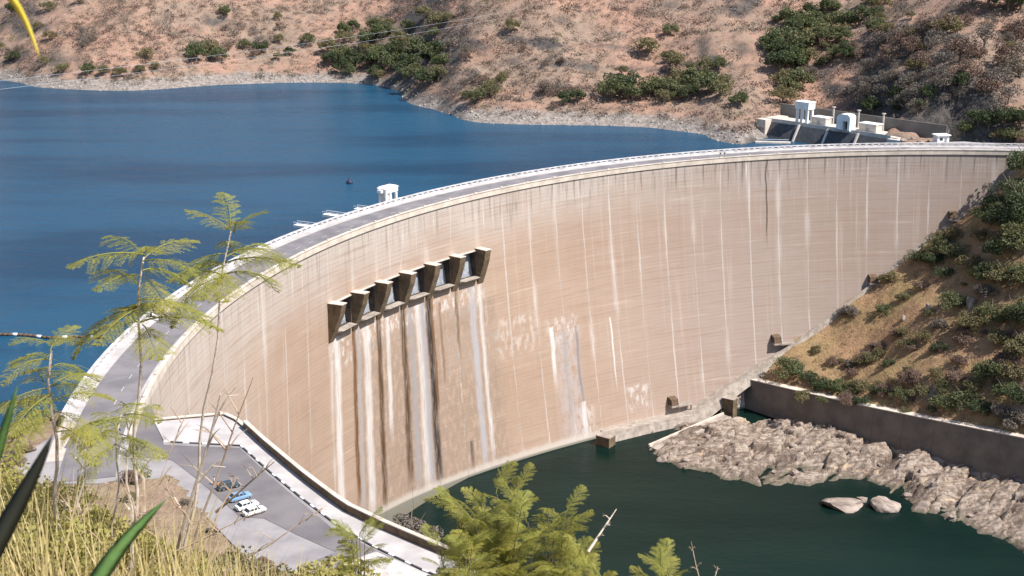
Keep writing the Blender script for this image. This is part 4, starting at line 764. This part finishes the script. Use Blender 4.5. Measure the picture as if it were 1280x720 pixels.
# uncountable scrub and tufts: one mass per hillside
def scatter(name, pts, fn, sizes, mt, nl, ls, seed, hz=.7):
    rg = np.random.default_rng(seed); n = len(pts); X = pts[:,0]; Y = pts[:,1]; Z = fn(X, Y)
    q = rg.normal(size=(n,nl,3)); q /= np.linalg.norm(q, axis=2)[...,None]; q *= rg.uniform(.35,1,(n,nl,1)); q[...,2] = np.abs(q[...,2])*hz; C = np.stack([X,Y,Z-.1],1)[:,None]+q*sizes[:,None,None]
    S = (rg.uniform(.6,1.3,(n,nl))*sizes[:,None]*ls).ravel(); V, F = leafquads(C.reshape(-1,3), S, rg, .42); return tag(put(name, npmesh(name, V, F, mt)), kind='stuff')
def samples(n, x0, x1, y0, y1, ok, seed, dens):
    rg = np.random.default_rng(seed); P = np.stack([rg.uniform(x0,x1,n), rg.uniform(y0,y1,n)],1); d = .5+.5*fbm(P[:,0]/dens, P[:,1]/dens, 3, seed); return P[(rg.uniform(size=n) < np.clip(d*2.4-.75,.04,1)) & ok(P[:,0], P[:,1])]
def pyok(x, y): z = hU(x, y)-CH; return 360-CF*(y*math.sin(CT)+z*math.cos(CT))/(y*math.cos(CT)-z*math.sin(CT)) > -35
okU = lambda x, y: (hU(x, y) > -7.0) & pyok(x, y) & (np.hypot(x-CX, y-CY) > RC+75) & (np.abs(x) < y*.44+20)
for nm, mt, n, sd, s0, s1, lab in (('dry_scrub','dryleaf',22000,41,1.4,4.4,'brownish pink leafless scrub covering the far hillsides'),('grey_scrub','greyleaf',14000,42,1.4,4.6,'greyish bare scrub scattered over the far hillsides'),('olive_scrub','treeo',4200,43,1.1,3.6,'low olive scrub dotted over the far hillsides')):
    P = samples(n, -400, 400, 600, 1080, okU, sd, 38); o = scatter(nm, P, hU, np.random.default_rng(sd).uniform(s0,s1,len(P))**1.0, MT[mt], 30, .17, sd, .85); tag(o, lab, 'scrub')
okR = lambda x, y: (y > wall_y(x)+2.5) & (np.hypot(x-CX, y-CY) < rface(np.arctan2(y-CY, x-CX), hR(x, y))-7) & (x > WT2[0][0]+6)
for nm, mt, n, sd, s0, s1, lab in (('straw_tufts','drygrass',3600,51,.4,1.2,'straw tufts on the right bank'),('brown_tufts','dryleaf',4200,52,.5,1.6,'brown dry tufts on the right bank'),('green_tufts','treeo',1300,53,.5,1.6,'low olive growth on the right bank')):
    P = samples(n, 90, 330, 400, 600, okR, sd, 16); o = scatter(nm, P, hR, np.random.default_rng(sd).uniform(s0,s1,len(P)), MT[mt], 26, .2, sd, .8); tag(o, lab, 'undergrowth')
# shore stones
rg = np.random.default_rng(61); P = np.stack([rg.uniform(-380,150,14000), rg.uniform(640,960,14000)],1); z = hU(P[:,0], P[:,1]); P = P[(z > -10.3) & (z < -5.5)]; z = hU(P[:,0], P[:,1]); S = rg.uniform(.25,1.05,len(P))**1.7
base = np.array([(-1,-.8,-.4),(1,-.7,-.5),(.9,.8,-.4),(-.8,.9,-.5),(-.5,-.5,.6),(.6,-.4,.5),(.4,.5,.7),(-.5,.4,.45)]); ang = rg.uniform(0,6.28,len(P)); ca_, sa_ = np.cos(ang), np.sin(ang); jit = base[None]*(1+rg.uniform(-.3,.3,(len(P),8,3)))
V = np.empty((len(P),8,3)); V[...,0] = jit[...,0]*ca_[:,None]-jit[...,1]*sa_[:,None]; V[...,1] = jit[...,0]*sa_[:,None]+jit[...,1]*ca_[:,None]; V[...,2] = jit[...,2]; V = V*S[:,None,None]+np.stack([P[:,0],P[:,1],z],1)[:,None]
Fq = np.array([(3,2,1,0),(4,5,6,7),(0,1,5,4),(1,2,6,5),(2,3,7,6),(3,0,4,7)]); F = (Fq[None]+8*np.arange(len(P))[:,None,None]).reshape(-1,4)
MT['shorestone'] = simple('shore_stone', (.20,.175,.155), (.33,.30,.265), .25, .9)
tag(put('shore_stones', npmesh('shore_stones', V.reshape(-1,3), F, MT['shorestone'])), 'pale loose stones along the lake shoreline', 'stones', kind='stuff')

# ------------------------------------------------------------------ foreground plants
def frond_mesh(seed, ln=1., npin=12, pl=.34, nlf=10):
    rg = np.random.default_rng(seed); mb = MB(); pts = []; V = []; bend = rg.uniform(.35,.75)
    P = lambda t: np.array([ln*t*(1-.12*bend*t), .05*math.sin(3*t+seed)*ln, ln*(.28*t-bend*t*t*.75)])
    mb.tube([P(t) for t in np.linspace(0,1,8)], list(np.linspace(.012,.004,8)*ln), 4)
    for i in range(npin):
        t = .14+.86*i/(npin-1); p = P(t); L = pl*ln*(math.sin(math.pi*min(1,(t*.82+.18)))**.7)*rg.uniform(.8,1.15)+.03
        for sg in (-1,1):
            a = R_(rg.uniform(36,60)) if t < .97 else R_(15); d = np.array([math.cos(a), sg*math.sin(a), rg.uniform(-.38,-.08)]); d /= np.linalg.norm(d); w = np.cross(d, (0,0,1.)); w /= np.linalg.norm(w)
            mb.tube([p, p+d*L*.5, p+d*L-(0,0,L*.16)], [.004*ln,.003*ln,.0015*ln], 3, False)
            for j in range(nlf):
                f = .12+.88*j/nlf; q = p+d*L*f-(0,0,L*.16*f*f); ll = .072*ln*(1-.45*f)*rg.uniform(.8,1.2)
                for s2 in (-1,1):
                    e = (w*s2*.75+d*.75+np.array([0,0,rg.uniform(-.35,.15)])); e /= np.linalg.norm(e); k = d*ll*.17; V.append((q, q+e*ll*.55+k, q+e*ll, q+e*ll*.55-k))
    n0 = len(mb.v); mb.add([v for q in V for v in q], [(4*i,4*i+1,4*i+2,4*i+3) for i in range(len(V))]); me = mb.mesh('frond', MT['frond']); return me
FR = [frond_mesh(i) for i in range(5)]
def frond(par, loc, az, tilt, sc, roll=0):
    o = put('frond', FR[rnd.randrange(5)], par, tuple(loc), 0, sc); o.rotation_euler = (roll, tilt, az); return o
def sapling(top, base, ln_scale, tiers, label, r=.016):
    t = empty('sapling', base, 0, label, 'sapling'); v = top-base; L = np.linalg.norm(v); n = 14; side = np.array([v[1],-v[0],0])/(L+1e-6); pts = [v*f+side*.25*math.sin(f*7)*.25+np.array([.02*math.sin(f*19),.02*math.cos(f*13),0]) for f in np.linspace(0,1,n)]
    MB().tube(pts, list(np.linspace(r,r*.35,n)), 7).build('stem', MT['palestem'], t, True)
    for f, nf, sc, tl in tiers:
        i = f*(n-1); k = min(int(i), n-2); p = pts[k]*(1-(i-k))+pts[k+1]*(i-k); a0 = rnd.uniform(0,6)
        for j in range(nf): frond(t, p+np.array([0,0,rnd.uniform(-.04,.04)]), a0+6.283*j/nf+rnd.uniform(-.35,.35), tl+rnd.uniform(-.25,.25), sc*rnd.uniform(.75,1.1)*ln_scale)
    return t
D1 = 7.0
def gbase(px, D): x = (px-640)/1600*D*1.12; return np.array([x, D, float(hL(x, D))])
top = hitY(178,322,D1); sapling(top, gbase(150,D1), 1., [(1.,5,.40,-.1),(.955,4,.44,.05),(.90,5,.52,.1),(.86,4,.5,.2)], 'tall sapling with layered feathery fronds overlapping the lake')
top = hitY(288,290,D1+1); sapling(top, gbase(205,D1+1), 1., [(1.,4,.34,-.55),(.965,3,.42,.0),(.93,5,.5,.1),(.90,4,.46,.15)], 'slender sapling with feathery fronds leaning over the dam road', .014)
top = hitY(62,440,D1-1.2); sapling(top, gbase(70,D1-1.2), 1., [(1.,3,.22,-.5),(.96,4,.32,.05),(.91,5,.36,.1),(.86,5,.4,.15),(.80,4,.36,.2)], 'short sapling with feathery fronds at the lake corner')
top = hitY(150,520,D1-.6); sapling(top, gbase(120,D1-.6), 1., [(1.,4,.3,0),(.95,5,.34,.1),(.9,4,.3,.2)], 'low sapling with feathery fronds below the crest road end', .01)
def bushy(px, py, D, label, nst, hs, spread, fs):
    top = hitY(px, py, D); b = gbase(px, D); t = empty('feathery_shrub', b, 0, label, 'shrub'); H = top[2]-b[2]
    for i in range(nst):
        a = rnd.uniform(0,6.28); e = np.array([math.cos(a)*spread*rnd.uniform(.1,1), math.sin(a)*spread*rnd.uniform(.1,1)*.8, H*rnd.uniform(hs,1.)]) if i else np.array([0,0,H]); pts = [e*f*np.array([f,f,1]) for f in np.linspace(0,1,7)]
        MB().tube(pts, list(np.linspace(.009,.003,7)), 5).build('stem', MT['bark'], t)
        for j in range(16):
            f = 1-.042*j; p = e*f*np.array([f,f,1]); frond(t, p, rnd.uniform(0,6.28) if j else a, -.75+.08*j+rnd.uniform(-.2,.2), fs*rnd.uniform(.7,1.1))
    return t
bushy(622,618,9., 'bright feathery shrub against the dark tailwater', 22, .74, .42, .30); bushy(685,640,9.4, 'smaller feathery shrub leaning right against the tailwater', 16, .74, .36, .28); bushy(575,672,8.6, 'low feathery shrub at the edge of the pale ground', 9, .86, .3, .28)
bushy(735,712,8.8, 'feathery shrub top beside the bare twig', 8, .88, .26, .26); bushy(452,668,9.2, 'loose feathery sprig over the forecourt wall', 4, .93, .2, .26); bushy(835,722,8.5, 'small yellowish shrub top at the water side', 4, .9, .25, .3)
def twig(px0, py0, px1, py1, D, label, r=.009, nb=6, grp=None):
    a, b = hitY(px0, py0, D), hitY(px1, py1, D+rnd.uniform(-.2,.3)); d0_ = a-b; g = gbase(px0+(px0-px1)*.1, D) if py0 > 690 else a
    pts = [g]+([a] if py0 > 690 else [])+[a*(1-f)+b*f+rnd.uniform(-.02,.02) for f in (.25,.5,.75,1)]; mb = MB(); mb.tube(pts, list(np.linspace(r,r*.25,len(pts))), 5); L = np.linalg.norm(b-a)
    for i in range(nb):
        f = rnd.uniform(.3,.95); p = a*(1-f)+b*f; s = (1-f*.6)*L*.26; dr = np.array([rnd.choice((-1,1))*rnd.uniform(.4,1), rnd.uniform(-.4,.4), rnd.uniform(.25,.8)])*s; m = p+dr*.55+np.array([0,0,.04*L]); mb.tube([p, m, p+dr], [r*.45,r*.3,r*.12], 4)
        if nb > 2:
            for q in range(2): e = dr*.5*rnd.uniform(.4,.9)+np.array([rnd.uniform(-.1,.1),0,rnd.uniform(-.02,.12)])*s; mb.tube([m, m+e], [r*.22,r*.1], 3)
    o = mb.build('dry_stem', MT['deadwood'] if r < .012 else MT['palestem']); o['label'] = label; o['category'] = 'stem'
    if grp: o['group'] = grp
    return o
GS = 'bare stems in the foreground'; LS = 'bare dry stem rising from the near slope in front of the forecourt'
for a in ((165,720,160,560,6.5,.016,2),(215,720,278,490,6.8,.017,5),(235,700,318,470,7.2,.011,6),(80,720,110,560,6.2,.013,5),(180,640,158,500,6.6,.010,4),(170,690,230,520,6.9,.009,6),(250,690,300,590,6.4,.008,6),(270,640,345,575,6.8,.009,5),(60,720,130,600,5.8,.009,6),(110,715,95,590,6,.008,6),(280,715,400,640,7,.008,6),(190,700,330,640,6.4,.008,5),(140,700,60,600,6,.007,6),(205,700,150,600,6.3,.008,6),(240,660,205,590,6.7,.007,6),(300,720,360,700,6.5,.007,5)):
    twig(*a[:5], LS, a[5], a[6], GS)
twig(735,690,768,640,8.6,'forked bare twig sticking up over the tailwater',.012,4); twig(880,735,862,680,8.2,'thin bare twig at the lower edge of the tailwater',.006,4); twig(890,735,896,705,8.0,'short bare twig at the lower edge of the tailwater',.005,3)
def leafbush(px, py, D, size, mt, label, n=5200, ls=.017):
    p = hitY(px, py, D); g = gbase(px, D); t = empty('leafy_bush', (p[0],p[1],g[2]), rnd.uniform(0,6), label, 'bush'); h = max(.3, p[2]-g[2]); V, F = crown(int(px*7+py), rx=size, rz=size*.8, ncl=22, nl=n//22, ls=ls, base=0); V = np.array(V); V[:,2] += h-V[:,2].max(); put('crown', npmesh('crown', V, F, MT[mt]), t)
    mb = MB()
    for i in range(7): a = i*.9; mb.tube([(0,0,-.1),(math.cos(a)*size*.3,math.sin(a)*size*.3,h*.4),(math.cos(a)*size*.7,math.sin(a)*size*.7,h*.75)], [.02,.014,.006], 5)
    mb.build('stems', MT['deadwood'], t); return t
leafbush(40,615,7.2,.55,'yelleaf','yellowish leafy bush in front of the near slope'); leafbush(-10,570,8.2,.5,'yelleaf','yellowish leafy bush at the lake corner'); leafbush(95,650,6.4,.42,'yelleaf','golden leafy bush among the bare stems'); leafbush(10,660,5.6,.45,'yelleaf','golden leafy bush behind the dark blade'); leafbush(170,680,7.5,.4,'yelleaf','small golden bush at the foot of the tall sapling')
leafbush(395,706,14,.8,'yelleaf','low olive bush at the forecourt edge',6000,.035); leafbush(300,690,13,.6,'treeo','small olive bush beside the parked cars',5000,.03)
p = WL[6]; t = empty('brushwood_bush', p+np.array([4,4,-5]), 0, 'grey leafless brush behind the forecourt wall', 'bush'); t.scale = (5.5,5.5,5); put('crown', BG['s'][0], t); put('trunk', TR[1], t)
p = WL[7]; t = empty('brushwood_bush', p+np.array([3,5,-6.5]), 0, 'brown leafless brush lower behind the forecourt wall', 'bush'); t.scale = (5,5,5); put('crown', BG['y'][1], t); put('trunk', TR[2], t)
# tall straw stalks leaning over the slope edge
rg = np.random.default_rng(77); nS = 5200; px_ = rg.uniform(-60, 420, nS); D_ = rg.uniform(4.2, 9.5, nS); X = (px_-640)/1600*D_*1.1; Y = D_; Z = hL(X, Y)+.03; tp = np.array([hitY(a, 575+max(0, a-60)*.42, d)[2] for a, d in zip(px_, D_)]); H = np.clip((tp-Z)*rg.uniform(.45,1.02,nS), .25, 2.2); A = rg.uniform(0,6.28,nS); bx, by = np.cos(A), np.sin(A); ln_ = H*rg.uniform(.08,.35,nS); wd = rg.uniform(.003,.007,nS)
V = []; F = []
for f0, f1, w0, w1 in ((0,.35,1,.9),(.35,.7,.9,.75),(.7,1.,.75,.1)):
    q = [np.stack([X+bx*ln_*f**2+sg*by*wd*ww, Y+by*ln_*f**2-sg*bx*wd*ww, Z+H*(f-.12*f**3)],1) for f, ww, sg in ((f0,w0,-1),(f0,w0,1),(f1,w1,1),(f1,w1,-1))]; V.append(np.stack(q,1))
V = np.concatenate(V, 1).reshape(-1,3)
tag(put('tall_dry_grass', npmesh('tall_dry_grass', V, np.arange(len(V)).reshape(-1,4), MT['straw'])), 'tall straw coloured grass leaning over the near slope', 'grass', kind='stuff')
# dry grass on the near slope
rg = np.random.default_rng(71); n = 16000; X = rg.uniform(-9,9,n); Y = rg.uniform(3.0,34,n); X = X*Y/14; Z = hL(X, Y)+.05; A = rg.uniform(0,6.28,n); H = rg.uniform(.12,.42,n); lean = rg.uniform(.1,.5,n)*H; wd = .006+.004*rg.uniform(size=n)
bx, by = np.cos(A), np.sin(A); V = np.stack([np.stack([X-by*wd, Y+bx*wd, Z],1), np.stack([X+by*wd, Y-bx*wd, Z],1), np.stack([X+bx*lean*.4+by*wd*.6, Y+by*lean*.4-bx*wd*.6, Z+H*.6],1), np.stack([X+bx*lean, Y+by*lean, Z+H],1)],1)
tag(put('dry_grass', npmesh('dry_grass', V.reshape(-1,3), np.arange(4*n).reshape(-1,4), MT['drygrass'])), 'dry straw grass on the near slope', 'grass', kind='stuff')
for i, (x, y) in enumerate([(-62+rnd.uniform(-40,24), 200+rnd.uniform(-50,45)) for _ in range(150)]):
    if inpoly(np.array([x]), np.array([y]), foreP)[0]: continue
    k = rnd.choice('yssyyo'); kind = {'g':'green','o':'olive','y':'dry brown','s':'grey leafless'}[k]; tree((x, y, float(hL(x, y))-.3), rnd.uniform(1.2,2.8), k, kind+' bush on the left bank slope beside the forecourt', kind+' bushes on the left bank', BG, 'bush', 'bush', .85)
_0 = 0
def blade(pts, w, mt, label, th=.0012):
    pts = [np.array(p) for p in pts]; m = len(pts); mb = MB(); V = []
    f = np.linspace(0,1,m)
    for i, p in enumerate(pts):
        d = pts[min(i+1,m-1)]-pts[max(i-1,0)]; d /= np.linalg.norm(d); s = np.cross(d, (0,1,0)); s /= np.linalg.norm(s); q = np.cross(s, d); ww = w*(math.sin(math.pi*min(.5, (1-f[i])*.9))**.8+.02)*(.6+.4*min(1, f[i]*4)); V += [p-s*ww+q*.3*ww, p+q*th, p+s*ww+q*.3*ww, p-q*th]
    F = [(4*i+a, 4*i+b, 4*i+4+b, 4*i+4+a) for i in range(m-1) for a, b in ((0,1),(1,2),(2,3),(3,0))]+[(3,2,1,0), tuple(4*(m-1)+k for k in range(4))]; mb.add(V, F); o = mb.build('leaf_blade', MT[mt], None, True); tag(o, label, 'leaf')
def curve(ctrl, n=16):
    C = [np.array(c, float) for c in ctrl]; out = []
    for t in np.linspace(0, 1, n):
        P = C[:]
        while len(P) > 1: P = [P[i]*(1-t)+P[i+1]*t for i in range(len(P)-1)]
        out.append(P[0])
    return out
blade(curve([(-1.05,1.25,103.3), hitY(-150,860,1.35), hitY(-20,720,1.45), hitY(35,610,1.5), hitY(66,543,1.5)]), .015, 'bladed', 'broad almost black leaf blade in front of the yellow bush')
blade(curve([(-.75,1.2,103.3), hitY(0,900,1.4), hitY(90,735,1.5), hitY(150,680,1.55), hitY(208,624,1.6)]), .014, 'bladeg', 'broad green leaf blade slanting across the bare stems')
blade(curve([(-1.1,1.4,103.3), hitY(-60,760,1.5), hitY(-15,600,1.55), hitY(4,540,1.55), hitY(22,482,1.55)]), .009, 'bladeg', 'upright green leaf blade tip at the lake corner')
blade(curve([(-1.3,1.2,103.4), hitY(-420,200,1.1), hitY(-160,-250,1.2), hitY(0,-90,1.3), hitY(30,20,1.35), hitY(50,74,1.35)], 22), .0065, 'bladey', 'yellow leaf blade hanging down over the far headland')
